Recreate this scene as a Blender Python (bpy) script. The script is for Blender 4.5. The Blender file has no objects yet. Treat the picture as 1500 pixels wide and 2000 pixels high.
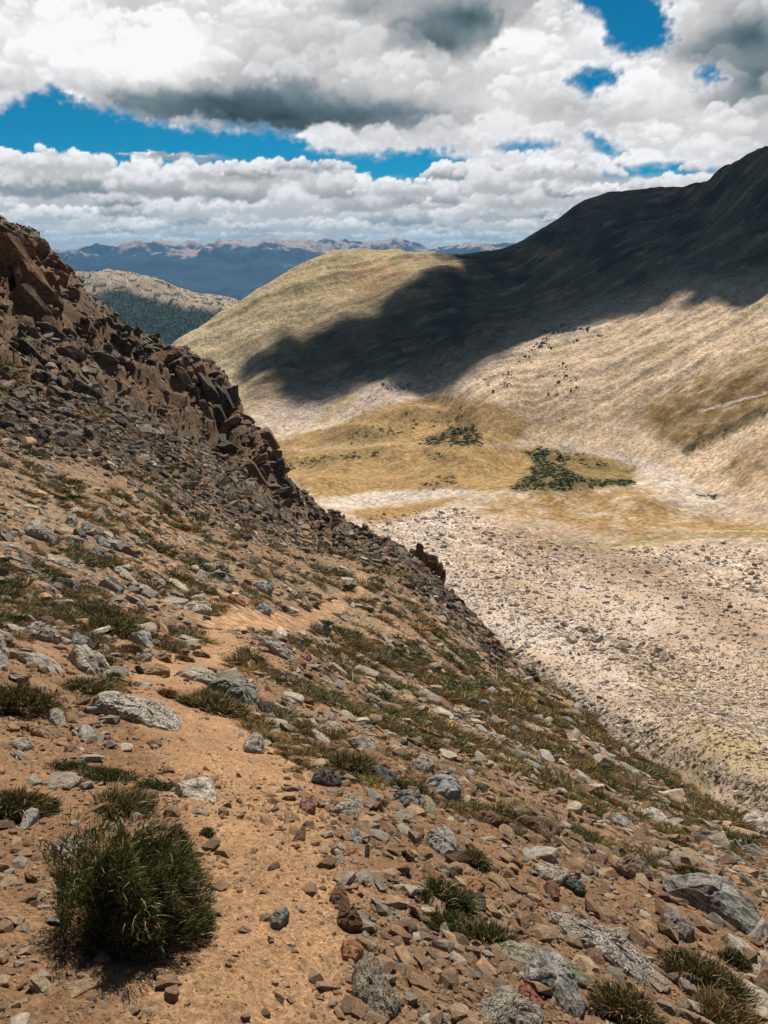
import bpy, bmesh, math, time
import numpy as np
from mathutils import Vector, Matrix, Euler
T0 = time.time()
S = bpy.context.scene
COL = S.collection
rad = math.radians

# ------------------------------------------------------------------ camera
F = 26.0 / 36.0 * 2000.0            # focal length in photo pixels
TH = rad(19.5)
EYE = 1.6
cam_d = bpy.data.cameras.new("camera")
cam_d.sensor_fit = 'VERTICAL'; cam_d.sensor_height = 36.0; cam_d.lens = 26.0
cam_d.clip_start = 0.05; cam_d.clip_end = 300000.0
cam = bpy.data.objects.new("camera", cam_d); COL.objects.link(cam)
cam.location = (0, 0, 0); cam.rotation_euler = (math.pi / 2 - TH, 0, 0)
S.camera = cam

# ------------------------------------------------------------------ light
SUN_EL, SUN_AZ = rad(56), rad(9)    # azimuth measured from +Y towards +X
SUN = Vector((math.sin(SUN_AZ) * math.cos(SUN_EL), math.cos(SUN_AZ) * math.cos(SUN_EL), math.sin(SUN_EL)))
sun_d = bpy.data.lights.new("sun", 'SUN'); sun_d.energy = 5.0; sun_d.angle = rad(0.5); sun_d.color = (1.0, 0.93, 0.81)
sun = bpy.data.objects.new("sun", sun_d); COL.objects.link(sun)
sun.rotation_euler = SUN.to_track_quat('Z', 'Y').to_euler(); sun.location = (0, 0, 500)
W = bpy.data.worlds.new("World"); S.world = W; W.use_nodes = True
nt = W.node_tree; nt.nodes.clear()
sky = nt.nodes.new('ShaderNodeTexSky'); sky.sky_type = 'NISHITA'; sky.sun_disc = False
sky.sun_elevation = SUN_EL; sky.sun_rotation = SUN_AZ; sky.altitude = 3600; sky.air_density = 1.0; sky.dust_density = 0.3; sky.ozone_density = 3.0
tint = nt.nodes.new('ShaderNodeMix'); tint.data_type = 'RGBA'; tint.blend_type = 'MULTIPLY'; tint.inputs[0].default_value = 1
tint.inputs[7].default_value = (0.02, 0.74, 0.88, 1)
bg = nt.nodes.new('ShaderNodeBackground'); bg.inputs[1].default_value = 0.052
out = nt.nodes.new('ShaderNodeOutputWorld')
nt.links.new(sky.outputs[0], tint.inputs[6]); nt.links.new(tint.outputs[2], bg.inputs[0]); nt.links.new(bg.outputs[0], out.inputs[0])
S.view_settings.view_transform = 'Standard'; S.view_settings.look = 'None'
S.view_settings.exposure = 0.45; S.view_settings.gamma = 1; S.view_settings.use_curve_mapping = False
EXPO = 2 ** 0.45
S.cycles.max_bounces = 5; S.cycles.diffuse_bounces = 2; S.cycles.glossy_bounces = 1; S.cycles.transparent_max_bounces = 8
S.cycles.volume_bounces = 0; S.cycles.use_denoising = True
try: S.cycles.denoiser = 'OPENIMAGEDENOISE'
except Exception: pass
S.cycles.sample_clamp_indirect = 4.0; S.cycles.caustics_reflective = False; S.cycles.caustics_refractive = False

# ------------------------------------------------------------------ helpers
def pdir(u, v):
    """direction (y not normalised) through a point of the 1500x2000 photograph"""
    x = (np.asarray(u, float) - 750) / F; s = (1000 - np.asarray(v, float)) / F
    return x, math.cos(TH) + s * math.sin(TH), -math.sin(TH) + s * math.cos(TH)
def unproj(u, v, Y):
    x, y, z = pdir(u, v); return x / y * Y, np.asarray(Y, float) + 0 * x, z / y * Y
def proj(x, y, z):
    d = y * math.cos(TH) - z * math.sin(TH); h = y * math.sin(TH) + z * math.cos(TH)
    d = np.maximum(d, 1e-3)
    return 750 + F * x / d, 1000 - F * h / d
def lin(*c):
    return tuple(((k / 255.0) / 12.92 if k <= 10 else ((k / 255.0 + .055) / 1.055) ** 2.4) for k in c)
KA = 0.56
def alb(*c):                          # albedo that reads as this colour in full sun
    return np.array([min(.8, k * KA) for k in lin(*c)])

def _h(ix, iy, seed):
    n = (ix.astype(np.int64) * 374761393 + iy.astype(np.int64) * 668265263 + seed * 1274126177) & 0xffffffff
    n = ((n ^ (n >> 13)) * 1103515245) & 0xffffffff
    n = ((n ^ (n >> 16)) * 2246822519) & 0xffffffff
    return (n ^ (n >> 15)) & 0xffffffff
def noise2(x, y, seed=0):
    x = np.asarray(x, float); y = np.asarray(y, float)
    ix = np.floor(x); iy = np.floor(y); fx = x - ix; fy = y - iy
    ix = ix.astype(np.int64); iy = iy.astype(np.int64)
    u = fx * fx * fx * (fx * (fx * 6 - 15) + 10); w = fy * fy * fy * (fy * (fy * 6 - 15) + 10)
    def g(a, b, dx, dy):
        an = _h(ix + a, iy + b, seed) * (2 * math.pi / 4294967296.0)
        return np.cos(an) * dx + np.sin(an) * dy
    n00 = g(0, 0, fx, fy); n10 = g(1, 0, fx - 1, fy); n01 = g(0, 1, fx, fy - 1); n11 = g(1, 1, fx - 1, fy - 1)
    return 1.5 * ((n00 * (1 - u) + n10 * u) * (1 - w) + (n01 * (1 - u) + n11 * u) * w)
def fbm(x, y, o=4, seed=0, gain=.5, lac=2.03, ridged=False):
    r = 0; a = 1; t = 0
    for k in range(o):
        n = noise2(x, y, seed + 17 * k)
        if ridged: n = 1 - 2 * np.abs(n)
        r = r + a * n; t += a; a *= gain; x = x * lac + 13.7; y = y * lac - 7.1
    return r / t
def cell2(x, y, seed=0):
    """worley: nearest distance, second distance, cell random"""
    ix = np.floor(x).astype(np.int64); iy = np.floor(y).astype(np.int64)
    d1 = np.full(x.shape, 9.0); d2 = d1.copy(); cid = np.zeros(x.shape)
    for a in (-1, 0, 1):
        for b in (-1, 0, 1):
            h = _h(ix + a, iy + b, seed); h2 = _h(ix + a, iy + b, seed + 99)
            px = ix + a + (h / 4294967296.0); py = iy + b + (h2 / 4294967296.0)
            d = np.hypot(px - x, py - y); c = d < d1
            d2 = np.where(c, d1, np.minimum(d2, d)); cid = np.where(c, ((h ^ h2) & 0xffff) / 65535.0, cid); d1 = np.where(c, d, d1)
    return d1, d2, cid
def sstep(a, b, x):
    t = np.clip((x - a) / (b - a), 0, 1); return t * t * (3 - 2 * t)
def sdist(u, v, poly):
    """signed distance to a polygon, positive inside"""
    P = np.array(poly, float); n = len(P); d = np.full(np.shape(u), 1e18); ins = np.zeros(np.shape(u), bool)
    for i in range(n):
        ax, ay = P[i]; bx, by = P[(i + 1) % n]
        ex, ey = bx - ax, by - ay; t = np.clip(((u - ax) * ex + (v - ay) * ey) / (ex * ex + ey * ey + 1e-9), 0, 1)
        d = np.minimum(d, (u - ax - t * ex) ** 2 + (v - ay - t * ey) ** 2)
        c = (ay > v) != (by > v)
        ins ^= c & (u < (bx - ax) * (v - ay) / ((by - ay) if by != ay else 1e-9) + ax)
    return np.where(ins, 1, -1) * np.sqrt(d)
def pline(u, v, pts):
    P = np.array(pts, float); d = np.full(np.shape(u), 1e18)
    for i in range(len(P) - 1):
        ax, ay = P[i]; bx, by = P[i + 1]
        ex, ey = bx - ax, by - ay; t = np.clip(((u - ax) * ex + (v - ay) * ey) / (ex * ex + ey * ey + 1e-9), 0, 1)
        d = np.minimum(d, (u - ax - t * ex) ** 2 + (v - ay - t * ey) ** 2)
    return np.sqrt(d)

class TPS:
    def __init__(s, P, q, lam=1e-4):
        P = np.asarray(P, float); n = len(P); s.P = P
        K = s.k(((P[:, None, :] - P[None]) ** 2).sum(-1)) + lam * np.eye(n)
        A = np.zeros((n + 3, n + 3)); A[:n, :n] = K; A[:n, n] = 1; A[:n, n + 1:] = P; A[n, :n] = 1; A[n + 1:, :n] = P.T
        s.w = np.linalg.solve(A, np.concatenate([q, [0, 0, 0]]))
    @staticmethod
    def k(r2): return .5 * r2 * np.log(np.maximum(r2, 1e-12))
    def __call__(s, a, b):
        n = len(s.P); r = s.w[n] + s.w[n + 1] * a + s.w[n + 2] * b
        for i in range(n): r = r + s.w[i] * s.k((a - s.P[i, 0]) ** 2 + (b - s.P[i, 1]) ** 2)
        return r
AZS = 3.0
def tps_from(ctrl, extra=()):
    P = []; q = []
    for u, v, Y in ctrl:
        x, y, z = unproj(u, v, Y); P.append((x, y, z))
    P += list(extra)
    P = np.array([(float(a), float(b), float(c)) for a, b, c in P])
    r = np.hypot(P[:, 0], P[:, 1]); az = np.arctan2(P[:, 0], P[:, 1])
    return TPS(np.stack([az * AZS, np.log(r)], 1), (P[:, 2] + EYE) / r), P

def grid_mesh(name, X, Y, Z, mat, attrs=None, keep=None, kind='structure', smooth=True, parent=None):
    n, m = X.shape
    co = np.stack([X, Y, Z], -1).reshape(-1, 3).astype(np.float32)
    idx = np.arange(n * m).reshape(n, m)
    q = np.stack([idx[:-1, :-1], idx[:-1, 1:], idx[1:, 1:], idx[1:, :-1]], -1).reshape(-1, 4)
    if keep is not None:
        kk = keep[:-1, :-1] & keep[:-1, 1:] & keep[1:, 1:] & keep[1:, :-1]; q = q[kk.reshape(-1)]
    return raw_mesh(name, co, q, mat, attrs, kind, smooth, parent)
def raw_mesh(name, co, q, mat, attrs=None, kind=None, smooth=True, parent=None, link=True):
    me = bpy.data.meshes.new(name); k = q.shape[1]
    me.vertices.add(len(co)); me.vertices.foreach_set('co', np.asarray(co, np.float32).ravel())
    me.loops.add(q.size); me.loops.foreach_set('vertex_index', q.ravel().astype(np.int32))
    me.polygons.add(len(q)); me.polygons.foreach_set('loop_start', (np.arange(len(q)) * k).astype(np.int32))
    me.polygons.foreach_set('use_smooth', np.full(len(q), smooth))
    for an, (ty, arr) in (attrs or {}).items():
        a = me.attributes.new(an, ty, 'POINT')
        f = 'color' if 'COLOR' in ty else ('vector' if ty == 'FLOAT_VECTOR' else 'value')
        a.data.foreach_set(f, np.asarray(arr, np.float32).ravel())
    me.update(calc_edges=True)
    if mat: me.materials.append(mat)
    if not link: return me
    o = bpy.data.objects.new(name, me); COL.objects.link(o)
    if kind: o['kind'] = kind
    if parent: o.parent = parent
    return o
def rgba(c, a=None):
    c = np.asarray(c).reshape(-1, 3); return np.concatenate([c, np.ones((len(c), 1)) if a is None else np.asarray(a).reshape(-1, 1)], 1)

def N(t, ty, **kw):
    n = t.nodes.new(ty)
    for k, v in kw.items():
        if k.startswith('i'): n.inputs[int(k[1:])].default_value = v
        else: setattr(n, k, v)
    return n
def new_mat(name):
    m = bpy.data.materials.new(name); m.use_nodes = True; t = m.node_tree; t.nodes.clear()
    o = t.nodes.new('ShaderNodeOutputMaterial'); b = t.nodes.new('ShaderNodeBsdfPrincipled')
    b.inputs['Roughness'].default_value = .92; b.inputs['Specular IOR Level'].default_value = .15
    t.links.new(b.outputs[0], o.inputs[0]); return m, t, b

def ground_mat(name, scales, bump, col_var=.35, speck=None, streak=()):
    """base colour from the surface's own 'albedo', broken up by noise at several sizes; fine relief as bump"""
    m, t, b = new_mat(name); L = t.links.new
    at = N(t, 'ShaderNodeAttribute', attribute_name='albedo'); geo = N(t, 'ShaderNodeNewGeometry')
    cur = at.outputs['Color']; hsum = None
    for i, (sc, amt) in enumerate(scales):
        n = N(t, 'ShaderNodeTexNoise', i2=sc, i3=4.0, i4=.6); L(geo.outputs['Position'], n.inputs['Vector'])
        mr = N(t, 'ShaderNodeMapRange', i1=.3, i2=.7, i3=1 - amt, i4=1 + amt); L(n.outputs[0], mr.inputs[0])
        mx = N(t, 'ShaderNodeVectorMath', operation='SCALE'); L(cur, mx.inputs[0]); L(mr.outputs[0], mx.inputs[3]); cur = mx.outputs[0]
    sb = []
    for (ang, sx, sy, amt, dist) in streak:      # runnels of debris along the fall line
        mp = N(t, 'ShaderNodeMapping'); mp.vector_type = 'TEXTURE'; mp.inputs['Rotation'].default_value = (0, 0, ang); mp.inputs['Scale'].default_value = (sx, sy, sy); L(geo.outputs['Position'], mp.inputs[0])
        n = N(t, 'ShaderNodeTexNoise', i2=1., i3=5., i4=.65); L(mp.outputs[0], n.inputs['Vector'])
        mr = N(t, 'ShaderNodeMapRange', i1=.32, i2=.68, i3=1 - amt, i4=1 + amt); L(n.outputs[0], mr.inputs[0])
        mx = N(t, 'ShaderNodeVectorMath', operation='SCALE'); L(cur, mx.inputs[0]); L(mr.outputs[0], mx.inputs[3]); cur = mx.outputs[0]; sb.append((n, dist))
    if speck:
        sc, thr, dk = speck
        v = N(t, 'ShaderNodeTexVoronoi', i2=sc); L(geo.outputs['Position'], v.inputs['Vector'])
        cr = N(t, 'ShaderNodeMapRange', i1=0., i2=1., i3=dk, i4=2 - dk)
        sp = N(t, 'ShaderNodeSeparateColor'); L(v.outputs['Color'], sp.inputs[0]); L(sp.outputs[0], cr.inputs[0])
        mx = N(t, 'ShaderNodeVectorMath', operation='SCALE'); L(cur, mx.inputs[0]); L(cr.outputs[0], mx.inputs[3]); cur = mx.outputs[0]
    L(cur, b.inputs['Base Color'])
    prev = None
    for n, dist in sb:
        bp = N(t, 'ShaderNodeBump', i0=.8, i1=dist); L(n.outputs[0], bp.inputs['Height'])
        if prev: L(prev.outputs[0], bp.inputs['Normal'])
        prev = bp
    for sc, dist, st in bump:
        n = N(t, 'ShaderNodeTexNoise', i2=sc, i3=5.0, i4=.65); L(geo.outputs['Position'], n.inputs['Vector'])
        bp = N(t, 'ShaderNodeBump', i0=st, i1=dist); L(n.outputs[0], bp.inputs['Height'])
        if prev: L(prev.outputs[0], bp.inputs['Normal'])
        prev = bp
    if prev: L(prev.outputs[0], b.inputs['Normal'])
    return m
# ------------------------------------------------------------------ the hillside under foot
HC = [ # photo point, metres ahead
 (0,2000,.98),(400,2000,1.08),(800,2000,1.22),(1150,2000,1.42),(1500,2000,1.75),
 (0,1700,1.75),(450,1700,1.85),(850,1700,2.15),(1200,1700,3.0),(1500,1750,3.6),
 (0,1500,2.7),(450,1500,3.1),(750,1500,3.7),(1000,1560,4.6),(1300,1640,5.8),(1500,1650,8.0),
 (0,1350,3.7),(250,1380,4.0),(430,1380,4.6),(600,1400,5.2),(900,1450,7.6),(1150,1520,9.5),(1350,1570,13),
 (0,1200,6.0),(200,1250,6.2),(430,1260,7.4),(560,1260,9.0),(400,1195,11),(650,1300,11.5),(900,1350,17),(1100,1420,20),(1250,1490,19),
 (0,1080,9.5),(150,1120,10),(300,1100,14),(500,1150,17),(640,1190,22),(700,1140,32),(780,1200,27),(900,1270,31),(1050,1370,29),
 (0,950,16),(150,980,18),(300,1000,24),(450,1050,28),(600,1100,36),
 (0,850,26),(200,880,33),(350,930,42),(500,1000,50),(620,1050,60),
 (0,700,48),(120,760,55),(250,820,62),(400,890,75),(500,930,82),(600,1000,85),
 (0,560,85),(100,600,88),(200,680,92),(330,760,98),(430,850,100),
]
HE = [ # the hill's visible edge: beyond it the ground drops away
 (-120,340,118),(0,425,115),(60,452,116),(130,515,117),(200,590,118),(260,640,118),(340,672,117),(400,700,115),(440,735,113),(470,790,110),
 (520,850,106),(550,905,104),(600,965,100),(660,1003,97),(720,1033,92),(790,1075,84),(870,1150,70),(960,1240,54),(1060,1330,43),(1150,1395,36),
 (1225,1475,30),(1340,1540,24),(1450,1600,19),(1560,1640,16.5)]
def hill_fit(HE_):
    ext = []
    for (u, v, Y) in HE_:
        x, y, z = [float(k) for k in unproj(u, v, Y)]; r = math.hypot(x, y)
        for k, sl in ((1.12, .95), (1.35, .95), (2.1, .9)): ext.append((x * k, y * k, z - r * (k - 1) * sl))
    return tps_from(HC + HE_, ext + EXT0)
EXT0 = [(-1, -1.2, -1.5), (1.2, -1.2, -2.4), (0, -2, -1.6), (-3, 0, .2), (3, 0, -3.6), (-2.2, 1.0, -.9), (-8,4,-.6), (9,5,-7.5),(-30,25,6),(-60,60,14),(22,14,-17)]
TH_, HP = hill_fit(HE)
TRAIL = [(450,2000),(520,1830),(530,1640),(480,1520),(400,1440),(330,1400),(300,1360),(300,1330),(400,1290),(440,1260),(420,1225),(430,1205),(530,1215),(600,1205),(660,1180),(700,1150),(705,1125),(690,1105)]

def hill_base(x, y):
    r = np.hypot(x, y) + 1e-6; az = np.arctan2(x, y)
    return r * TH_(az * AZS, np.log(np.maximum(r, .5))) - EYE
CLIFFS = [[(-500,200),(-60,390),(0,425),(60,452),(130,515),(200,590),(260,640),(340,672),(400,700),(440,735),(470,790),(520,850),(550,905),(600,965),(660,1003),(720,1040),(640,1040),(560,1000),(470,900),(400,850),(330,800),(250,790),(180,760),(60,760),(-60,700),(-500,560)]]
def hill_z(x, y, fine=True):
    z = hill_base(x, y); r = np.hypot(x, y)
    u, v = proj(x, y, z)
    rough = sstep(-60, 40, sdist(u, v, CLIFFS[0])) * sstep(30, 60, r)
    z = z + .008 * np.minimum(r, 60) * fbm(x / 3.1, y / 3.1, 3, 5) * sstep(2, 8, r)
    if fine:
        z = z + .05 * fbm(x * 1.1, y * 1.1, 4, 11) * sstep(.3, 3, r) + .012 * fbm(x * 6, y * 6, 3, 12)
        z = z + .016 * fbm(x * 16, y * 16, 3, 15) * sstep(9, 4, r)
        rr = np.clip(r, 20, 130)
        z = z + rough * (1.3 * fbm(x / 9 + y / 30, y / 9 - x / 30, 5, 21, ridged=True, gain=.6) + .9 * fbm(x / 3, y / 3, 3, 22))
        d1, d2, c = cell2(x / 2.6, y / 2.6, 5); z = z + rough * ((c - .5) * 1.5 - 2.3)
        sw = (x * .75 + y * .45) / 4.2 + .6 * noise2(x / 9, y / 9, 23); z = z + rough * 1.5 * ((sw - np.floor(sw)) ** 2 - .33)
    return z
# bring the visible edge of the hill to where the photo shows it
HE0 = list(HE)
for it in range(3):
    new = []
    for (u0_, v0_, Y0_), (u_, v_, Y_) in zip(HE0, HE):
        X_, Y2_, Z_ = [float(k) for k in unproj(u0_, v0_, Y0_)]; a_ = math.atan2(X_, Y2_); rr = np.exp(np.linspace(math.log(4), math.log(250), 260)); best = []
        for da in (-.012, 0, .012):
            xx = rr * math.sin(a_ + da); yy = rr * math.cos(a_ + da); uu, vv = proj(xx, yy, hill_z(xx, yy)); kk = np.argmin(vv); best.append(vv[kk])
        new.append((u_, v_ + .8 * (v0_ + 4 - float(np.mean(best)) - (0)), Y_))
    HE = new; TH_, HP = hill_fit(HE)
def ray_hit(u, v, f=None, rmax=140.):
    """point where the line of sight through a photo point meets the ground"""
    f = f or hill_z
    x, y, z = [float(k) for k in pdir(u, v)]
    t = np.exp(np.linspace(math.log(.7), math.log(rmax), 900)); g = z * t - f(x * t, y * t)
    k = np.argmax(g < 0)
    if g[k] >= 0: return None
    a, b = (t[k - 1], t[k]) if k else (t[0] * .9, t[0])
    tt = np.linspace(a, b, 40); g = z * tt - f(x * tt, y * tt); k = np.argmax(g < 0); tt = tt[k]
    return Vector((x * tt, y * tt, float(f(np.array([x * tt]), np.array([y * tt]))[0])))

def lrow(r0, r1, n): return np.exp(np.linspace(math.log(r0), math.log(r1), n))
def hill_colour(X, Y, Z):
    u, v = proj(X, Y, Z); R = np.hypot(X, Y)
    w1 = fbm(X * .9, Y * .9, 4, 31); w2 = fbm(X * .22, Y * .22, 4, 32); w3 = fbm(X * 5, Y * 5, 3, 33)
    dirt = alb(200, 157, 118); dirt2 = alb(158, 116, 82); gravel = alb(164, 140, 112); scree = alb(122, 106, 88); dark = alb(90, 76, 62); ochre = alb(138, 104, 76); pale = alb(205, 180, 150)
    c = dirt[None] * np.ones((X.size, 1)); w1 = w1.ravel(); w2 = w2.ravel(); w3 = w3.ravel(); u = u.ravel(); v = v.ravel(); R = R.ravel()
    def mix(c, k, m): m = np.clip(m, 0, 1)[:, None]; return c * (1 - m) + k * m
    c = mix(c, dirt2, .42 + w1 * 1.3 + w3 * .35)
    c = mix(c, alb(160, 126, 94), sstep(.85, 1.5, pline(u, v, TRAIL) / np.interp(v, [1100, 1200, 1300, 1500, 2000], [9, 22, 45, 105, 180]) + .5 * w1) * .62 * sstep(9, 3, R))
    c = mix(c, gravel, (.35 + .6 * sstep(-.3, .4, w2 + w3 * .4)) * .95 * sstep(3.5, 12, R))
    # upper scree: dark grey-brown broken rock
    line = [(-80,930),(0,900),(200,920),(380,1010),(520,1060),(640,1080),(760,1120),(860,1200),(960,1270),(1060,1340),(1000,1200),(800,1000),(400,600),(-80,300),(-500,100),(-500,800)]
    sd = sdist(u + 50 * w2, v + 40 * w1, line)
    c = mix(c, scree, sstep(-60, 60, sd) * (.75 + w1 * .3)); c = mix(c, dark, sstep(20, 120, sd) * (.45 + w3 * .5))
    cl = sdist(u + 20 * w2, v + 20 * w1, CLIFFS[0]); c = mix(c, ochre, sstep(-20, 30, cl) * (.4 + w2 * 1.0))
    # lower right: pale stony ground with yellow-green turf
    pr = sdist(u, v, [(900,1250),(1230,1460),(1500,1590),(1700,1700),(1500,1720),(1200,1560),(1000,1420)])
    c = mix(c, pale, sstep(-40, 80, pr) * .35); c = mix(c, alb(160, 130, 62), sstep(-40, 60, pr) * sstep(-.15, .4, w2) * .35)
    tr = pline(u, v, TRAIL[:-1]); wd = np.interp(v, [1100, 1200, 1300, 1500, 2000], [9, 22, 45, 110, 190])
    c = mix(c, alb(212, 168, 126), sstep(1.1, .6, tr / wd + w1 * .3) * (.75 - .7 * sstep(0, .6, w1 + .5 * w3)))
    return c
M_fore = ground_mat('trail_dirt', [(1.3, .14), (7.0, .16), (40.0, .24), (220.0, .25)], [(14, .03, .5), (48, .016, .9), (130, .007, 1.), (420, .003, .8)], speck=(110, 0, .72))
M_hill = ground_mat('hillside_scree', [(.6, .15), (5.0, .25), (28.0, .3)], [(1.2, .35, .5), (7, .10, .7), (30, .03, .6)], speck=(9, 0, .6))
az = np.linspace(rad(-42), rad(44), 450)
def hill_part(name, r0, r1, n, mat, az=az):
    R = lrow(r0, r1, n)[:, None]; A = az[None]; X = R * np.sin(A); Y = R * np.cos(A); Z = hill_z(X, Y)
    c = hill_colour(X, Y, Z)
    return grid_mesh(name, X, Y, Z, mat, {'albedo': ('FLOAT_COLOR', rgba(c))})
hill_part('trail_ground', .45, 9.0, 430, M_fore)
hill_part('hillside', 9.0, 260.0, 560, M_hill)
# the same slope carried on behind and beside the walker
R = lrow(.45, 260, 60)[:, None]; A = np.linspace(rad(44), rad(318), 60)[None]
X = R * np.sin(A); Y = R * np.cos(A)
def back_z(X, Y):
    z0 = -1.62 - .42 * X - .2 * Y - .02 * np.hypot(X, Y)
    az_ = np.arctan2(X, Y); w = sstep(rad(44), rad(75), np.abs(az_)); zz = hill_base(X, Y)
    return zz * (1 - w) + z0 * w
Zb = back_z(X, Y)
Zb[:, 0] = hill_z(X[:, :1], Y[:, :1])[:, 0]; Zb[:, -1] = hill_z(X[:, -1:], Y[:, -1:])[:, 0]
cb = hill_colour(X, Y, Zb * 0 - 5)
grid_mesh('slope_behind', X, Y, Zb, M_hill, {'albedo': ('FLOAT_COLOR', rgba(np.ones((X.size, 3)) * alb(165, 128, 92)))})
print('hill', time.time() - T0)

# ------------------------------------------------------------------ valley and the mountain across it
VC = [
 (1500,1640,32),(1500,1580,44),(1500,1500,66),(1400,1490,70),(1300,1450,95),(1220,1430,120),(1150,1390,160),(1500,1420,105),(1500,1330,185),(1350,1350,190),(1000,1290,265),
 (1500,1200,330),(1500,1100,470),(1500,1045,560),(1300,1200,340),(1300,1080,500),(1100,1200,355),(1100,1100,490),(1100,1030,610),(900,1100,480),(760,1040,560),(860,1160,400),
 (1300,1010,640),(1100,955,760),(1240,960,740),(960,990,680),(700,985,700),(820,975,740),(1450,985,660),
 (650,935,800),(800,950,800),(900,905,900),(1000,930,860),(750,880,980),(1100,900,940),(1230,920,860),(1400,900,800),(1500,900,720),
 (550,860,1080),(700,830,1100),(850,790,1160),(900,850,1040),(1040,840,1040),(1150,860,980),
 (1500,780,860),(1250,800,1000),(1350,850,880),(1500,700,980),(1250,700,1150),(1500,600,1170),(1350,570,1350),(1500,450,1520),(1250,600,1370),(1250,500,1620),(1150,500,1750),
 (1500,290,1950),(1430,320,2020),(1340,377,2100),(1330,400,2050),(1250,425,1950),(1400,400,1800),
 (480,800,1170),(600,770,1210),(620,830,1120),(800,760,1190),(900,770,1130),(1000,760,1110),(1100,750,1120),(1000,690,1270),(1100,640,1370),(900,620,1480),(800,660,1400),(700,700,1330),
 (1000,560,1700),(1100,530,1700),(950,500,1950),(1000,490,2060),(1060,455,2120),(1130,405,2180),(1180,390,2240),(1250,380,2280),(1320,374,2300),
 (870,506,1950),(780,496,1900),(700,494,1830),(640,500,1790),(600,516,1740),(560,537,1700),(500,572,1640),(430,620,1560),(365,662,1490),(330,690,1450),
 (700,570,1600),(600,620,1500),(500,660,1420),(450,720,1340),(500,740,1280),(600,700,1380),(1650,200,1900),(1650,700,950),(1650,1100,440),(1650,1500,60)]
RIDGE = [(365,662,1490),(430,620,1560),(500,572,1640),(560,537,1700),(600,516,1740),(640,500,1790),(700,494,1830),(780,496,1900),(870,506,1950),(1000,490,2060),(1060,455,2120),(1130,405,2180),(1180,390,2240),(1250,380,2280),(1320,374,2300),(1430,320,2020),(1500,290,1950),(1650,200,1900)]
ev = []
for (u, v, Y) in RIDGE:
    x, y, z = [float(k) for k in unproj(u, v, Y)]
    for k, d in ((1.12, .35), (1.5, .4)):
        if (u in (1320, 1250)) and k > 1.3 or u in (1430, 1500) and k < 1.2: pass
        ev.append((x * k, y * k, z - math.hypot(x, y) * (k - 1) * d))
ev += [(-60, 300, -200), (-150, 300, -190), (-150, 600, -225), (-40, 120, -175), (-80, 120, -170), (0, 60, -120), (30, 60, -60), (-20, 30, -110), (-300, 700, -240), (-350, 1000, -280), (-200, 800, -245)]
TV_, VP = tps_from(VC, ev)
MOUNDS = [(900,905,95,14,9),(760,900,80,10,6),(640,905,50,9,5),(620,950,70,9,4),(1110,960,110,13,7),(1290,990,70,9,4),(700,845,60,7,5),(930,875,60,6,5),(860,960,80,8,4),(570,895,40,7,4),(820,810,60,8,5),(1000,905,60,12,-3)]
def valley_base(x, y):
    r = np.hypot(x, y) + 1e-6; az = np.arctan2(x, y)
    return r * TV_(az * AZS, np.log(r)) - EYE
def valley_z(x, y):
    z = valley_base(x, y); r = np.hypot(x, y); u, v = proj(x, y, z)
    mt = sstep(900, 1300, r + .35 * x) * sstep(-262, -215, z)         # mountainside
    # gullies run down the fall line, towards the left and towards us
    q = -.54 * x + .84 * y; p = .84 * x + .54 * y
    g = fbm(q / 130 + .6 * noise2(p / 500, q / 300, 8), p / 900, 5, 41, ridged=True, gain=.58)
    z = z + mt * (19 * g + 5 * fbm(x / 60, y / 60, 4, 42) + 1.2 * fbm(x / 14, y / 14, 3, 44)) - mt * 4
    tal = sstep(720, 560, r) * sstep(110, 300, r)
    z = z + tal * (2.2 * fbm(x / 28, y / 28, 4, 43) + .9 * fbm(x / 7, y / 7, 3, 45))
    md = (1 - mt) * (1 - tal)
    z = z + md * (7.0 * fbm(x / 70, y / 110, 3, 46) + .5 * fbm(x / 12, y / 12, 3, 47))
    for (cu, cv, su, sv, h) in MOUNDS:
        z = z + md * 3.0 * h * np.exp(-((u - cu) / su) ** 2 - ((v - cv) / sv / 1.6) ** 2)
    z = z + sstep(90, 30, r) * 0
    return z
WZ = [([(1000,955),(1035,930),(1045,905),(1030,885),(1060,876),(1110,890),(1100,912),(1125,930),(1180,940),(1235,944),(1150,952),(1080,956)], 6, 1.0), ([(820,866),(850,852),(875,838),(925,832),(940,850),(938,868),(880,870)], 5, 1.0), ([(1060,875),(1120,880),(1190,905),(1180,915),(1130,905)], 6, .45), ([(640,860),(740,835),(820,815),(800,850),(700,870)], 8, .35), ([(545,900),(640,895),(740,880),(740,895),(620,912),(560,918)], 5, .5),
      ([(830,945),(855,935),(890,925),(890,945),(850,955)], 6, .5), ([(830,885),(900,885),(900,895),(840,898)], 5, .4), ([(1330,885),(1370,855),(1440,835),(1510,800),(1510,825),(1420,855),(1360,875)], 8, .30), ([(1180,940),(1240,938),(1240,946),(1180,950)], 3, .9), ([(1360,965),(1410,968),(1400,975),(1365,972)], 4, .6), ([(770,800),(850,780),(930,800),(930,830),(850,830)], 8, .18)]
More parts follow.
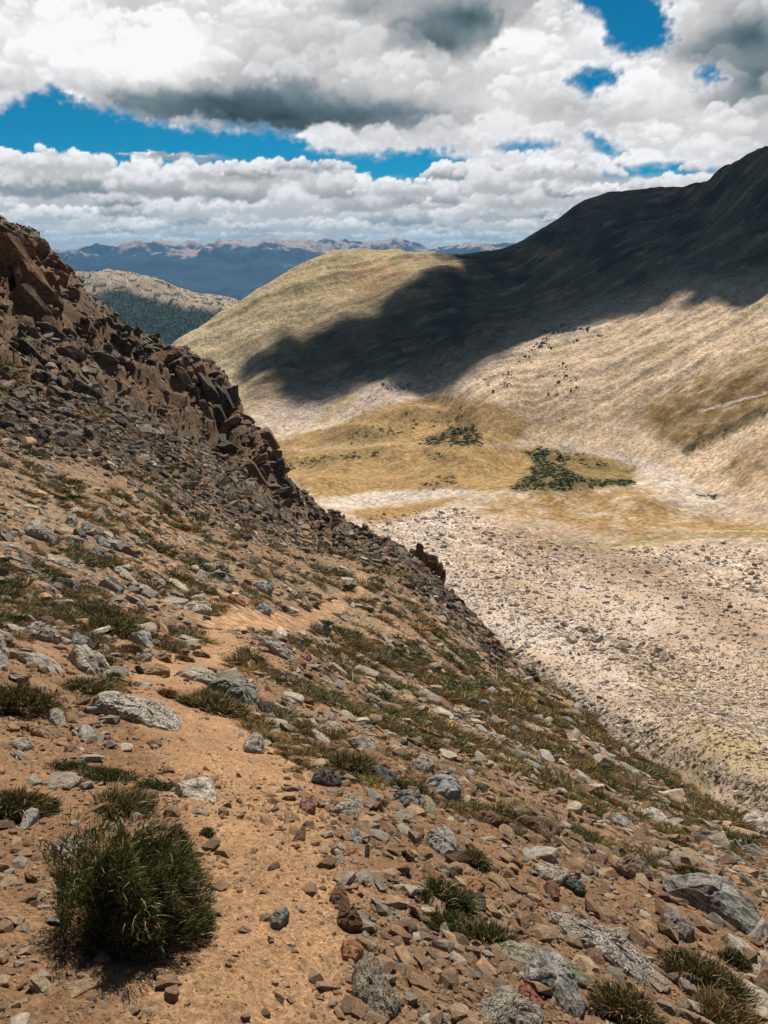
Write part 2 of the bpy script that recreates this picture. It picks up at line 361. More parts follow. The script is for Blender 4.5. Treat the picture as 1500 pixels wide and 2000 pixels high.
def vcolour(X, Y, Z):
    X = X.ravel(); Y = Y.ravel(); Z = Z.ravel(); u0, v0 = proj(X, Y, Z); R = np.hypot(X, Y)
    w1 = fbm(X / 90, Y / 90, 5, 51); w2 = fbm(X / 22, Y / 22, 4, 52); w3 = fbm(X / 6, Y / 6, 3, 53)
    q = -.54 * X + .84 * Y; p = .84 * X + .54 * Y
    st = fbm(q / 26, p / 170, 5, 54, gain=.62); st2 = fbm(q / 8, p / 50, 3, 57)
    u = u0 + 26 * w1 + 9 * w2; v = v0 + 10 * w1 + 5 * w2
    def mix(c, k, m): m = np.clip(m, 0, 1)[:, None]; return c * (1 - m) + np.asarray(k)[None] * m
    c = np.ones((X.size, 1)) * alb(212, 186, 160)[None]
    # scree of the near basin, warmer and darker in bands
    c = mix(c, alb(226, 208, 190), sstep(-.1, .4, w1 + .4 * w2))
    c = mix(c, alb(176, 146, 118), sstep(30, -30, pline(u, v, [(1000,1040),(1150,1075),(1300,1130),(1500,1260)]) - 25) * .7)
    c = mix(c, alb(228, 212, 198), sstep(45, 5, pline(u, v, [(800,1060),(950,1180),(1080,1250),(1250,1330),(1500,1420)])) * .6)
    c = mix(c, alb(150, 138, 128), sstep(38, 8, pline(u, v, [(960,1255),(1060,1330),(1180,1400),(1320,1480),(1500,1560)])) * .65)
    c = mix(c, alb(190, 165, 100), sstep(-40, 40, sdist(u, v, [(1230,1290),(1330,1310),(1440,1390),(1500,1440),(1500,1520),(1400,1460),(1280,1400)])) * (.5 + w2 * .8))
    c = mix(c, alb(150, 140, 92), sstep(-30, 50, sdist(u, v, [(1180,1400),(1350,1430),(1560,1480),(1560,1700),(1350,1600)])) * (.3 + w3 * .6))
    # mountainside: lit scree, grassy dome, dark upper rock with cloud shade in its colour
    mnt = sstep(-8, 8, sdist(u, v, [(340,700),(480,810),(560,870),(700,830),(800,770),(1040,850),(1250,900),(1330,950),(1500,980),(1800,1000),(1800,100),(1500,250),(1300,350),(1100,400),(1000,470),(860,480),(700,480),(560,520),(350,650)]))
    scree = alb(224, 196, 164)[None] * (1 + .28 * st[:, None] + .15 * w3[:, None])
    c = c * (1 - mnt[:, None]) + scree * mnt[:, None]
    c = mix(c, alb(170, 148, 104), mnt * sstep(.05, .45, w1 + .5 * st2) * .4)
    dome = sstep(-25, 25, sdist(u, v, [(330,690),(450,760),(560,700),(700,640),(880,560),(900,480),(700,470),(560,510)]))
    c = mix(c, alb(194, 172, 126), dome * .85); c = mix(c, alb(208, 190, 156), dome * sstep(560, 640, v0) * (.5 + st)); c = mix(c, alb(164, 146, 96), dome * sstep(.1, .5, w1) * .5)
    c = mix(c, alb(200, 158, 118), sstep(-14, 10, sdist(u, v, [(690,520),(740,512),(800,545),(740,575),(690,570)])) * .7)
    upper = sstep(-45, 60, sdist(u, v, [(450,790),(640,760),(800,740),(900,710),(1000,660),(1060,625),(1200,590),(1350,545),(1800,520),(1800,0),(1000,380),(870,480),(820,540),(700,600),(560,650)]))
    c = mix(c, alb(104, 90, 62), upper * .92); c = mix(c, alb(200, 154, 114), upper * sstep(.0, .4, st) * .85); c = mix(c, alb(34, 42, 26), upper * sstep(-.1, .35, w1 + .4 * st2) * .75)  # albedo lowered further over the part lying in cloud shadow
    c = mix(c, alb(140, 112, 92), sstep(-14, 12, sdist(u, v, [(560,740),(700,640),(760,620),(720,670),(620,760)])) * .5)
    fan = sstep(-18, 26, sdist(u, v, [(480,812),(560,775),(620,772),(700,748),(790,728),(850,765),(760,795),(680,830),(560,868)]))
    c = mix(c, alb(228, 208, 190), fan * (.7 + .5 * st))
    c = mix(c, alb(180, 150, 88), sstep(-8, 8, sdist(u, v, [(600,830),(640,790),(680,775),(720,775),(660,815)])) * .6)
    c = mix(c, alb(222, 200, 180), sstep(26, 4, pline(u, v, [(870,770),(950,715),(1060,660),(1180,640)])) * .5)
    # olive turf belts on the slope at the side
    ol = sstep(-16, 14, sdist(u, v, [(1240,815),(1330,752),(1500,715),(1800,690),(1800,820),(1500,800),(1400,858),(1340,880),(1290,860)]))
    c = mix(c, alb(138, 110, 58), ol * (.85 + w2)); c = mix(c, alb(172, 146, 84), sstep(-14, 18, sdist(u, v, [(1010,850),(1110,800),(1260,760),(1420,700),(1560,640),(1560,700),(1330,760),(1200,815),(1060,860)])) * sstep(-.3, .3, w2 + .5 * w1) * .6); 
    c = mix(c, alb(70, 66, 32), sstep(12, 2, pline(u + 8 * w3, v + 8 * w3, [(1330,880),(1370,850),(1440,830),(1500,800)])) * .8)
    c = mix(c, alb(70, 66, 32), sstep(10, 0, pline(u + 8 * w3, v + 8 * w3, [(1300,835),(1360,800),(1500,770)])) * .5)
    c = mix(c, alb(225, 205, 190), sstep(4, 1, pline(u, v, [(1370,805),(1440,785),(1500,770)])))
    c = mix(c, alb(150, 118, 70), sstep(-14, 14, sdist(u, v, [(1430,900),(1500,850),(1800,850),(1800,960),(1440,960)])) * (.5 + w2))
    # meadow mounds on the valley floor
    turf = alb(184, 148, 92)[None] * (1 + .18 * w2[:, None] + .1 * w3[:, None])
    u = u0 + 10 * w1 + 6 * w2; v = v0 + 3 * w1 + 2.5 * w2
    def zone(poly, s=6): return sstep(-s, s, sdist(u, v, poly))
    def put(c, k, m): m = np.clip(m, 0, 1)[:, None]; return c * (1 - m) + k * m
    c = put(c, turf, zone([(530,862),(640,835),(760,790),(850,772),(960,785),(1040,830),(1000,862),(1180,880),(1245,905),(1225,945),(1010,958),(900,962),(760,960),(620,975),(560,930)]) * .92)
    c = put(c, turf * .95, zone([(680,998),(800,985),(900,968),(870,988),(800,1012),(720,1022)]))
    c = put(c, turf * .92, 1.35 * zone([(930,1000),(1000,965),(1120,948),(1240,952),(1340,1000),(1500,1020),(1500,1050),(1330,1045),(1260,1062),(1180,1050),(1100,1020)], 14) * (.55 + w2))
    c = mix(c, alb(165, 150, 98), sstep(4, 0, pline(u, v, [(1060,1062),(1200,1068),(1300,1048),(1500,1042)]) - 5) * .6)
    c = mix(c, alb(214, 184, 140), sstep(2.2, .8, pline(u0, v0 + 2 * w1, [(1060,1066),(1200,1070),(1260,1062),(1310,1045),(1400,1036),(1500,1038)])) * .8)
    c = mix(c, alb(224, 208, 190), zone([(610,975),(760,957),(900,955),(950,962),(800,978),(650,992)], 4))
    c = mix(c, alb(220, 204, 188), zone([(960,872),(1040,868),(1200,880),(1290,905),(1370,950),(1440,1000),(1300,960),(1240,915),(1180,890),(1060,878)], 8) * .8)
    c = mix(c, alb(210, 190, 160), .6 * sstep(6, 0, pline(u, v, [(560,880),(700,870),(830,862),(960,868)])) * .7)
    c = mix(c, alb(110, 100, 48), sstep(8, 0, pline(u, v, [(560,905),(650,888),(740,880)])) * sstep(-.1, .2, w2 + w3) * .8)
    c = mix(c, alb(118, 108, 52), zone([(1000,955),(1040,905),(1020,880),(1060,872),(1180,900),(1245,905),(1240,945),(1100,958)], 10) * (.6 + w2))
    for (pl_, sf_, w_) in WZ: c = mix(c, alb(70, 72, 30), w_ * .8 * sstep(-sf_ * 1.5, sf_, sdist(u, v, pl_)) * (.6 + w2))
    return c
M_val = ground_mat('valley_rock', [(.02, .10), (.12, .12), (.9, .18)], [(.05, 3.0, .4), (.3, .8, .5), (1.6, .12, .4)], speck=(.7, 0, .90))
M_mnt = ground_mat('mountain_scree', [(.012, .12), (.06, .2), (.35, .25)], [(.05, 1.5, .4), (.25, .8, .6), (.9, .3, .6)], speck=(.30, 0, .66),
    streak=[(rad(36), 190., 16., .13, 2.5), (rad(42), 60., 5., .10, .7)])
azv = np.linspace(rad(-20), rad(36), 600); Av = azv[None]
for nm, rr, mt_ in (('valley_floor', lrow(28, 440, 400), M_val), ('mountain', lrow(440, 2900, 560), M_mnt)):
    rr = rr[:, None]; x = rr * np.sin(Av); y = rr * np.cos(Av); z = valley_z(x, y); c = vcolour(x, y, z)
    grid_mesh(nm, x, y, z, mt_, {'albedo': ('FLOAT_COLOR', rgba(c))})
print('valley', time.time() - T0)

# ------------------------------------------------------------------ far hill, far range, plain
def far_z(x, y):
    r = np.hypot(x, y); u, v = proj(x, y, 0 * x)
    az = np.degrees(np.arctan2(x, y))
    base = -760 + 90 * fbm(x / 2600, y / 2600, 4, 61, ridged=True)
    # the half-wooded hill
    hx, hy = -1850, 5200
    d = np.hypot((x - hx) / 1500, (y - hy) / 950)
    hill = 560 * np.exp(-d ** 2 * 1.1) + 60 * fbm(x / 420, y / 420, 5, 62) * np.exp(-d ** 2)
    rg = sstep(13500, 18500, r + 900 * fbm(az / 5, az * 0, 2, 66)) * sstep(26500, 20500, r)
    prof = np.interp(az, [-30, -24, -22, -20, -18, -14, -10, -6, -3, 0, 4, 7, 12], [640, 680, 720, 800, 860, 900, 890, 960, 900, 900, 880, 840, 800])
    rng = rg * (prof * (.70 + .42 * fbm(x / 2000, y / 2600, 6, 63, ridged=True, gain=.58)) + 90 * fbm(x / 900, y / 900, 4, 64))
    md = 160 * sstep(7000, 10500, r) * sstep(15000, 12000, r) * (fbm(x / 1500, y / 1500, 5, 65, ridged=True) + .2)
    return base + hill + rng + md
azf = np.linspace(rad(-36), rad(14), 560); Rf = lrow(3300, 27000, 320)[:, None]
X = Rf * np.sin(azf[None]); Y = Rf * np.cos(azf[None]); Z = far_z(X, Y)
x, y, z = X.ravel(), Y.ravel(), Z.ravel(); u, v = proj(x, y, z); R_ = np.hypot(x, y)
gy, gx = np.gradient(Z); slope = (np.abs(gx) + np.abs(gy)).ravel()
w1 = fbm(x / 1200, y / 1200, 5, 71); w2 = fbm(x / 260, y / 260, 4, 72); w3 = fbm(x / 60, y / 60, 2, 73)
forest_shade = alb(8, 60, 98); rock = alb(206, 184, 184); grass = alb(150, 160, 110)  # wooded tone also holds painted cloud-shadow patches and haze blue
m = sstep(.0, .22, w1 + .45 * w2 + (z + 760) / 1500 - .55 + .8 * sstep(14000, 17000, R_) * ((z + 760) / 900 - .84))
c = forest_shade[None] * (1 - m[:, None]) + rock[None] * m[:, None]
hd = sstep(1.6, 1.2, np.hypot((x + 1850) / 1500, (y - 5200) / 950))
hm = sstep(-10, 10, 584 - (v + 26 * w2 + 20 * w1) + (u - 300) * .12) * (w3 < .25 + .2 * w2)
hm = hm * (1 - sstep(0, .1, w1 - .25))
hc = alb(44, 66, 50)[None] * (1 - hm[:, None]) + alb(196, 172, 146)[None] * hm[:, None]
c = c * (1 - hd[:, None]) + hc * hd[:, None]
M_far = ground_mat('far_slopes', [(.0012, .12), (.006, .2), (.03, .25)], [(.004, 60, .6), (.02, 12, .7)])
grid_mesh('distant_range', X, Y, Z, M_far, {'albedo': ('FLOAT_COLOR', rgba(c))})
A = np.linspace(0, 2 * math.pi, 97)[None]; R = np.array([200., 800, 3000, 9000, 28000, 60000])[:, None]
X = R * np.sin(A); Y = R * np.cos(A); Z = 0 * X - 905.
grid_mesh('ground', X, Y, Z, M_far, {'albedo': ('FLOAT_COLOR', rgba(np.ones((X.size, 3)) * alb(58, 78, 66)))})
print('far', time.time() - T0)

# ------------------------------------------------------------------ clouds overhead that shade the mountain
def vhit(u, v):
    p = ray_hit(u, v, valley_z, 2800.); return p
def cloud_over(name, label, poly_px, back, zc, thick, seed, cell=16., edge=105.):
    P = []
    for (u, v) in poly_px:
        p = vhit(u, v); s = (zc - p.z) / SUN.z; P.append((p.x + SUN.x * s, p.y + SUN.y * s))
    for (x, y, z) in back:
        s = (zc - z) / SUN.z; P.append((x + SUN.x * s, y + SUN.y * s))
    P = np.array(P); lo = P.min(0) - 200; hi = P.max(0) + 200
    xs = np.arange(lo[0], hi[0], cell); ys = np.arange(lo[1], hi[1], cell); Xc, Yc = np.meshgrid(xs, ys)
    sd = sdist(Xc, Yc, P) - 18 + edge * fbm(Xc / 150, Yc / 150, 5, seed, gain=.65)
    k = sstep(-12, 620, sd); puff = (1 - np.abs(fbm(Xc / 170, Yc / 170, 4, seed + 3)) * 1.3)
    top = zc + 4 + k * 1.6 * thick * (.5 + .9 * puff); bot = zc - 4 - 22 * k * (1 + fbm(Xc / 120, Yc / 120, 3, seed + 5))
    inside = sd > -12
    n, mm = Xc.shape; idx = np.arange(n * mm).reshape(n, mm)
    kk = inside[:-1, :-1] & inside[:-1, 1:] & inside[1:, 1:] & inside[1:, :-1]
    q = np.stack([idx[:-1, :-1], idx[:-1, 1:], idx[1:, 1:], idx[1:, :-1]], -1)[kk]
    top = np.where(inside, top, zc); bot = np.where(inside, bot, zc)
    co = np.concatenate([np.stack([Xc, Yc, top], -1).reshape(-1, 3), np.stack([Xc, Yc, bot], -1).reshape(-1, 3)])
    E = np.concatenate([q[:, [0, 1]], q[:, [1, 2]], q[:, [2, 3]], q[:, [3, 0]]]); key = np.sort(E, 1)
    _, inv, cnt = np.unique(key[:, 0] * (n * mm) + key[:, 1], return_inverse=True, return_counts=True)
    be = E[cnt[inv] == 1]; off = n * mm
    side = np.stack([be[:, 1], be[:, 0], be[:, 0] + off, be[:, 1] + off], -1)
    qq = np.concatenate([q, q[:, ::-1] + off, side])
    used = np.unique(qq); remap = np.zeros(len(co), int); remap[used] = np.arange(len(used))
    return raw_mesh(name, co[used], remap[qq], M_cloud, None, None, True)
M_cloud, t, b = new_mat('cloud_vapour'); b.inputs['Base Color'].default_value = (.82, .83, .85, 1); b.inputs['Roughness'].default_value = 1
b.inputs['Subsurface Weight'].default_value = 0
ZC = 2700
bk = [(2600, 2000, 300), (2900, 3300, 200), (900, 3400, 100), (250, 2700, -60)]
cl = cloud_over('cloud', '', [(872,512),(815,535),(740,580),(665,628),(632,640),(600,612),(560,632),(500,662),(440,692),(420,730),(440,770),(520,765),(570,775),(600,798),(640,795),(700,768),(745,758),(775,782),(830,784),(890,752),(1000,698),(1060,662),(1200,628),(1350,590),(1500,582),(1640,574)], bk, ZC, 260, 3)
cl['label'] = 'broad ragged white cloud overhead that shades the dark mountain slope'; cl['category'] = 'cloud'
cl = cloud_over('cloud', '', [(455,628),(500,612),(560,600),(545,622),(500,640),(470,650)], [], ZC - 60, 60, 9, cell=9., edge=44.)
cl['label'] = 'small torn wisp of cloud overhead beside the broad one'; cl['category'] = 'cloud'
print('clouds', time.time() - T0)
# ------------------------------------------------------------------ sky: a dome of clouds with gaps to the blue behind
STEP = .09
azs = np.arange(-33, 33.001, STEP); els = np.arange(-2.5, 17.001, STEP)
AZ, EL = np.meshgrid(azs, els)
def px_to_ae(u, v):
    x, y, z = pdir(u, v); return np.degrees(np.arctan2(x, y)), np.degrees(np.arctan2(z, np.hypot(x, y)))
def ae_to_px(a, e):
    a = np.radians(a); e = np.radians(e); return proj(np.sin(a) * np.cos(e), np.cos(a) * np.cos(e), np.sin(e))
U, V = ae_to_px(AZ, EL)
rng = np.random.default_rng(7)
al = np.zeros(AZ.shape); lum = np.zeros(AZ.shape)
e1 = fbm(AZ / 1.1, EL / .8, 5, 101); e2 = fbm(AZ / 1.1 + 40, EL / .8 + 9, 5, 102)
f1 = fbm(AZ / .42, EL / .36, 4, 103); f2 = fbm(AZ / .42 + 50, EL / .36, 4, 104)
# --- the upper deck
WU = U + 34 * e1 + 10 * f1; WV = V + 22 * e2 + 8 * f2
deck = [(-300,225),(0,208),(50,188),(105,172),(150,196),(230,222),(330,246),(500,252),(570,262),(610,292),(700,304),(780,296),(860,292),(900,312),(980,330),(1080,330),(1200,330),(1300,320),(1500,330),(1800,330),(1800,-400),(-300,-400)]
sd = sdist(WU, WV, deck)
for hole in ([(1095,-30),(1140,15),(1180,40),(1190,92),(1232,108),(1300,92),(1312,55),(1275,-30)], [(1105,155),(1150,132),(1212,142),(1202,166),(1150,182)], [(1365,138),(1392,128),(1402,158),(1380,166)]):
    sd = np.minimum(sd, -sdist(U + 30 * e1 + 14 * f1, V + 18 * e2 + 11 * f2, hole))
for hole in ([(1158,258),(1180,280),(1216,298),(1195,310),(1168,294),(1140,258)], [(968,288),(1010,278),(1080,281),(1060,294),(1000,297)]):
    sd = np.minimum(sd, -sdist(U + 16 * e1 + 8 * f1, V + 8 * e2 + 5 * f2, hole))
a_deck = sstep(-15, 17, sd + 7 * f1)
Lm = np.full(AZ.shape, .68)
spots = [(500,226,300,34,.10),(760,232,130,28,.17),(430,200,190,26,.16),(270,195,110,20,.30),(600,250,110,18,.16),(930,35,140,50,.20),(850,88,75,30,.17),(1000,60,60,40,.34),(720,10,60,25,.33),(1460,70,90,50,.2),(1380,100,70,24,.34),(1490,150,80,50,.26),(1430,200,90,24,.36),(640,110,90,50,.52),(560,60,80,50,.56),
 (10,170,80,20,.50),(1130,205,110,14,.50),(1290,240,90,14,.48),(770,235,60,25,.3)]
bright = [(345,75,66,50,1.05),(290,115,60,40,.98),(190,120,110,34,.88),(90,70,100,50,.9),(50,130,60,30,.8),(250,20,140,22,.68),(450,25,90,25,.70),(1090,60,60,50,.74),(1040,140,110,50,.70),(960,190,140,36,.66),(1250,150,60,30,.82),(1200,190,100,20,.74),(1330,40,60,30,.7),(900,262,160,16,.74),(700,280,80,14,.72),(1400,235,90,26,.76),(1050,90,50,40,.78),(150,200,40,20,.7)]
su = U + 22 * e2; sv = V + 14 * e1
for lst in (spots, bright):
    for (cu, cv, ru, rv, L_) in lst:
        w = np.exp(-(((su - cu) / ru) ** 2 + ((sv - cv) / rv) ** 2) ** .9); Lm = Lm * (1 - w) + (max(L_, .15)) * w
Lm = Lm + .13 * fbm(AZ / 5.5 + 3, EL / 3.2, 3, 140) * sstep(.2, .6, Lm)
# billows: overlapping puffs lit from above
def splat(al, lum, cx, cy, r, L_top, L_base, y0, y1, soft=.25, sq=.85, amt=1.):
    i0 = int((cy - r * 1.3 - els[0]) / STEP); i1 = int((cy + r * 1.3 - els[0]) / STEP) + 2
    j0 = int((cx - r * 1.4 - azs[0]) / STEP); j1 = int((cx + r * 1.4 - azs[0]) / STEP) + 2
    i0 = max(i0, 0); j0 = max(j0, 0); i1 = min(i1, len(els)); j1 = min(j1, len(azs))
    if i0 >= i1 or j0 >= j1: return
    s = (slice(i0, i1), slice(j0, j1)); k = min(r * .42, .5)
    dx = (AZ[s] + k * e1[s] + k * .55 * f1[s] - cx) / r; dy = (EL[s] + k * .8 * e2[s] + k * .5 * f2[s] - cy) / (r * sq)
    d = np.sqrt(dx * dx + dy * dy); m = sstep(1, 1 - soft, d)
    nz = np.sqrt(np.clip(1 - d * d, 0, 1)); sh = np.clip(.5 + .42 * dy + .12 * nz - .10 * dx, 0, 1)
    h = np.clip((EL[s] - y0) / (y1 - y0 + 1e-6), 0, 1)
    L = L_base + (L_top - L_base) * sstep(0, 1, .15 + .45 * h + .55 * (sh - .3))
    m = m * amt
    al[s] = al[s] + (1 - al[s]) * m; lum[s] = lum[s] * (1 - m) + L * m
def crown(al, lum, cx, cy, r, L_top, L_low, amt, sq=.8, soft=.22, fade=(-.75, .35), cover=False):
    i0 = max(int((cy - r * 1.3 - els[0]) / STEP), 0); i1 = min(int((cy + r * 1.3 - els[0]) / STEP) + 2, len(els))
    j0 = max(int((cx - r * 1.5 - azs[0]) / STEP), 0); j1 = min(int((cx + r * 1.5 - azs[0]) / STEP) + 2, len(azs))
    if i0 >= i1 or j0 >= j1: return
    s = (slice(i0, i1), slice(j0, j1)); k = min(r * .5, .55); k2 = min(r * .38, .16)
    dx = (AZ[s] + k * e1[s] + k2 * f1[s] - cx) / r; dy = (EL[s] + k * .8 * e2[s] + k2 * f2[s] - cy) / (r * sq)
    d = np.sqrt(dx * dx + dy * dy); m = sstep(1, 1 - soft, d)
    L = L_low + (L_top - L_low) * sstep(-.7, .75, dy - .12 * dx)
    ma = m * amt * sstep(fade[0], fade[1], dy)
    if cover: al[s] = al[s] + (1 - al[s]) * m * amt
    lum[s] = lum[s] * (1 - ma) + L * ma
# --- the far field of cumulus, back to front
haze_band = sstep(6.5, -.5, EL)
al[:] = np.maximum(sstep(2.2, .2, EL) * .75, sstep(5.0, 4.3, EL + .3 * e1)); lum[:] = .60 + .12 * e1
fieldtop = np.interp
tops_px = [(-300,262),(0,272),(100,280),(200,288),(300,292),(400,300),(480,305),(560,300),(620,302),(700,300),(790,314),(860,310),(930,296),(1000,292),(1100,280),(1150,262),(1240,300),(1300,280),(1500,270),(1800,280)]
ta, te = px_to_ae(np.array([p[0] for p in tops_px]), np.array([p[1] for p in tops_px]))
rows = np.exp(np.linspace(math.log(.45), math.log(5.2), 11))
for e in rows:
    w0 = 1.4 + 1.3 * e; x = -33 + rng.random() * w0
    while x < 33:
        w = w0 * rng.uniform(.3, 1.9); h = (.34 + .46 * e) * rng.uniform(.4, 1.6); b = e * rng.uniform(.80, 1.22)
        lim = np.interp(x + w / 2, ta, te) - .15
        if b + h > lim: h = max(lim - b, 0)
        if h > .15 and rng.random() < .95:
            bb = rng.uniform(.38, .66); tp = rng.uniform(1.06, 1.25); 
            if e < 1.6: bb += .06
            N_ = int(9 + 9 * min(w / max(h, .2), 4)); pts = []
            # body
            for k in range(int(3 + w / h)):
                t_ = rng.uniform(-.8, .8); crown(al, lum, x + w / 2 + t_ * w * .5, b + h * .38, h * .6, .5 * (tp + bb), bb, .9, sq=.75, soft=.35, fade=(-1.2, -.7), cover=True)
            for k in range(N_):
                t_ = rng.uniform(-1, 1); pr = 1 - abs(t_) ** 2.4; yy = b + h * (.15 + .7 * pr * rng.random() ** .6); rr = h * rng.uniform(.14, .34) * (.6 + .5 * pr)
                pts.append((yy, x + w / 2 + t_ * w * .5, rr))
            pts.sort(reverse=True)
            for (yy, xx, rr) in pts:
                q = np.clip((yy - b) / h, 0, 1); crown(al, lum, xx, yy, rr, bb + (tp - bb) * (.35 + .65 * q), bb + (tp - bb) * (.05 + .45 * q), .92, sq=.8, cover=True)
            for k in range(3):   # shaded flat foot
                cx_, wd = x + w * rng.uniform(.2, .8), w * rng.uniform(.2, .32)
                splat(al, lum, cx_, b + h * .05, wd, bb, bb - .06, b, b + h, soft=.9, sq=.13 + .06 * rng.random(), amt=.6)
        x += w * rng.uniform(.5, .9)
# clear band between the layers
band = sstep(-.12, .10, EL + .18 * e1 + .10 * f1 - np.interp(AZ, ta, te))
blue_right = sstep(900, 860, U) + sstep(6, -6, -sdist(U + 20 * f1, V + 10 * f2, [(975,286),(1010,278),(1075,280),(1060,292),(990,294)])) * 0
al = al * (1 - band * sstep(960, 880, U + 30 * f1))
al = al * (1 - sstep(-4, 4, sdist(U + 24 * f1, V + 12 * f2, [(1158,262),(1180,282),(1216,300),(1190,312),(1170,292),(1140,258)])) )
al = al * (1 - sstep(-4, 4, sdist(U + 24 * f1, V + 8 * f2, [(970,287),(1010,278),(1078,280),(1060,293)])) )
# deck billows: overlapping puffs with crisp lit crowns that melt away downwards
soft_ = sstep(-.25, .25, fbm(AZ / 4 + 9, EL / 2.6, 3, 151))
Lw = Lm.copy(); dummy = np.zeros(AZ.shape)
for (cnt, r0, r1, amp) in ((70, 1.8, 3.0, .16), (190, .95, 1.7, .17), (480, .45, .85, .13), (700, .2, .42, .08)):
    for k in range(cnt):
        cx = rng.uniform(-31, 31); cy = rng.uniform(5, 17); r = rng.uniform(r0, r1)
        ii = min(max(int((cy - els[0]) / STEP), 0), len(els) - 1); jj = min(max(int((cx - azs[0]) / STEP), 0), len(azs) - 1)
        L0 = Lm[ii, jj]; br = sstep(.2, .75, L0)
        if r < 1 and rng.random() > .15 + .85 * br * soft_[ii, jj] ** .7: continue
        crown(dummy, Lw, cx, cy, r, min(L0 * (1 + amp * (.4 + br)) + .02, 1.03), L0 * (1 - amp * .8), .85 * (.45 + .55 * br), sq=.72)
Ld = .65 + (Lw - .6) * 1.24 + .02 * e1 + .05 * fbm(AZ / 1.6, EL / 1.0, 5, 152, gain=.6)
edge = sstep(30, 0, sd) * sstep(.34, .6, Lm); Ld = Ld + .16 * edge
lum = lum * (1 - a_deck) + Ld * a_deck; al = al + (1 - al) * a_deck
lum = np.clip(lum * (1 + .05 * f1), .04, 1.0)
# the wide dome: the same grid carried round and up, coarser
azc = np.concatenate([np.arange(-180, -33, 3.0), azs, np.arange(33 + 3, 180.01, 3.0)]); azc[-1] = 180
elc = np.concatenate([els, np.array([18.5, 20.5, 23, 26, 30, 34, 38, 42, 46, 50, 54, 58, 62, 66, 70, 75, 80, 85, 90.])])
AF, EF = np.meshgrid(azc, elc)
an = np.radians(AF); en = np.radians(np.maximum(EF, 2)); k = 1 / np.maximum(np.sin(en), .06)
cx = np.sin(an) * np.cos(en) * k; cy = np.cos(an) * np.cos(en) * k
nz = fbm(cx * .9 + 3, cy * .9, 4, 111); ALF = sstep(-.25, .25, nz + .12) * .9; LF = .55 + .25 * fbm(cx * 1.3, cy * 1.3, 3, 112)
ALF = ALF * sstep(55, 22, EF) * .7 + .05
j0 = len(np.arange(-180, -33, 3.0)); ALF[:len(els), j0:j0 + len(azs)] = al; LF[:len(els), j0:j0 + len(azs)] = lum
DX = np.sin(an) * np.cos(np.radians(EF)); DY = np.cos(an) * np.cos(np.radians(EF)); DZ = np.sin(np.radians(EF))
ang = np.degrees(np.arccos(np.clip(DX * SUN.x + DY * SUN.y + DZ * SUN.z, -1, 1)))
ALF = ALF * sstep(9, 16, ang)
RD = 70000.
# cloud colour: white, greyer parts turn blue-green
L_ = LF[..., None]; warm = np.array([1.0, 1.0, 1.01]); cool = np.array([.62, .92, 1.06])
t_ = sstep(.6, .16, LF)[..., None]
hz = (sstep(4, 0, EF) * .3)[..., None]
colr = L_ ** 1.25 * (warm * (1 - t_) + cool * t_) * (1 - hz) + np.array([.50, .66, .74]) * hz
colr = np.clip(colr, 0, 1) * .98 / EXPO
M_sky = bpy.data.materials.new('sky_clouds'); M_sky.use_nodes = True; t = M_sky.node_tree; t.nodes.clear(); Lk = t.links.new
o = N(t, 'ShaderNodeOutputMaterial'); em = N(t, 'ShaderNodeEmission'); tr = N(t, 'ShaderNodeBsdfTransparent'); mx = N(t, 'ShaderNodeMixShader')
at = N(t, 'ShaderNodeAttribute', attribute_name='cloud')
Lk(at.outputs['Color'], em.inputs[0]); Lk(at.outputs['Alpha'], mx.inputs[0]); Lk(tr.outputs[0], mx.inputs[1]); Lk(em.outputs[0], mx.inputs[2]); Lk(mx.outputs[0], o.inputs[0])
try: M_sky.cycles.emission_sampling = 'NONE'
except Exception: pass
skyo = grid_mesh('sky', DX * RD, DY * RD, DZ * RD, M_sky, {'cloud': ('FLOAT_COLOR', rgba(colr.reshape(-1, 3), ALF))})
print('sky', time.time() - T0)

# ------------------------------------------------------------------ air
def haze_box():
    bm = bmesh.new(); bmesh.ops.create_cube(bm, size=1.0)
    x0, x1, y0, y1, z0, z1 = -30000, 30000, -6000, 31000, -906.5, 470
    for v in bm.verts:
        v.co = Vector((x0 if v.co.x < 0 else x1, y0 if v.co.y < 0 else y1, z0 if v.co.z < 0 else z1))
    me = bpy.data.meshes.new('haze'); bm.to_mesh(me); bm.free()
    m = bpy.data.materials.new('haze_air'); m.use_nodes = True; t = m.node_tree; t.nodes.clear()
    o = N(t, 'ShaderNodeOutputMaterial'); p = N(t, 'ShaderNodeVolumePrincipled')
    p.inputs['Color'].default_value = (.26, .60, .95, 1); p.inputs['Density'].default_value = HAZE; p.inputs['Anisotropy'].default_value = .0
    t.links.new(p.outputs[0], o.inputs['Volume']); me.materials.append(m)
    ob = bpy.data.objects.new('haze', me); COL.objects.link(ob); ob['kind'] = 'stuff'
HAZE = 2.1e-5
haze_box()
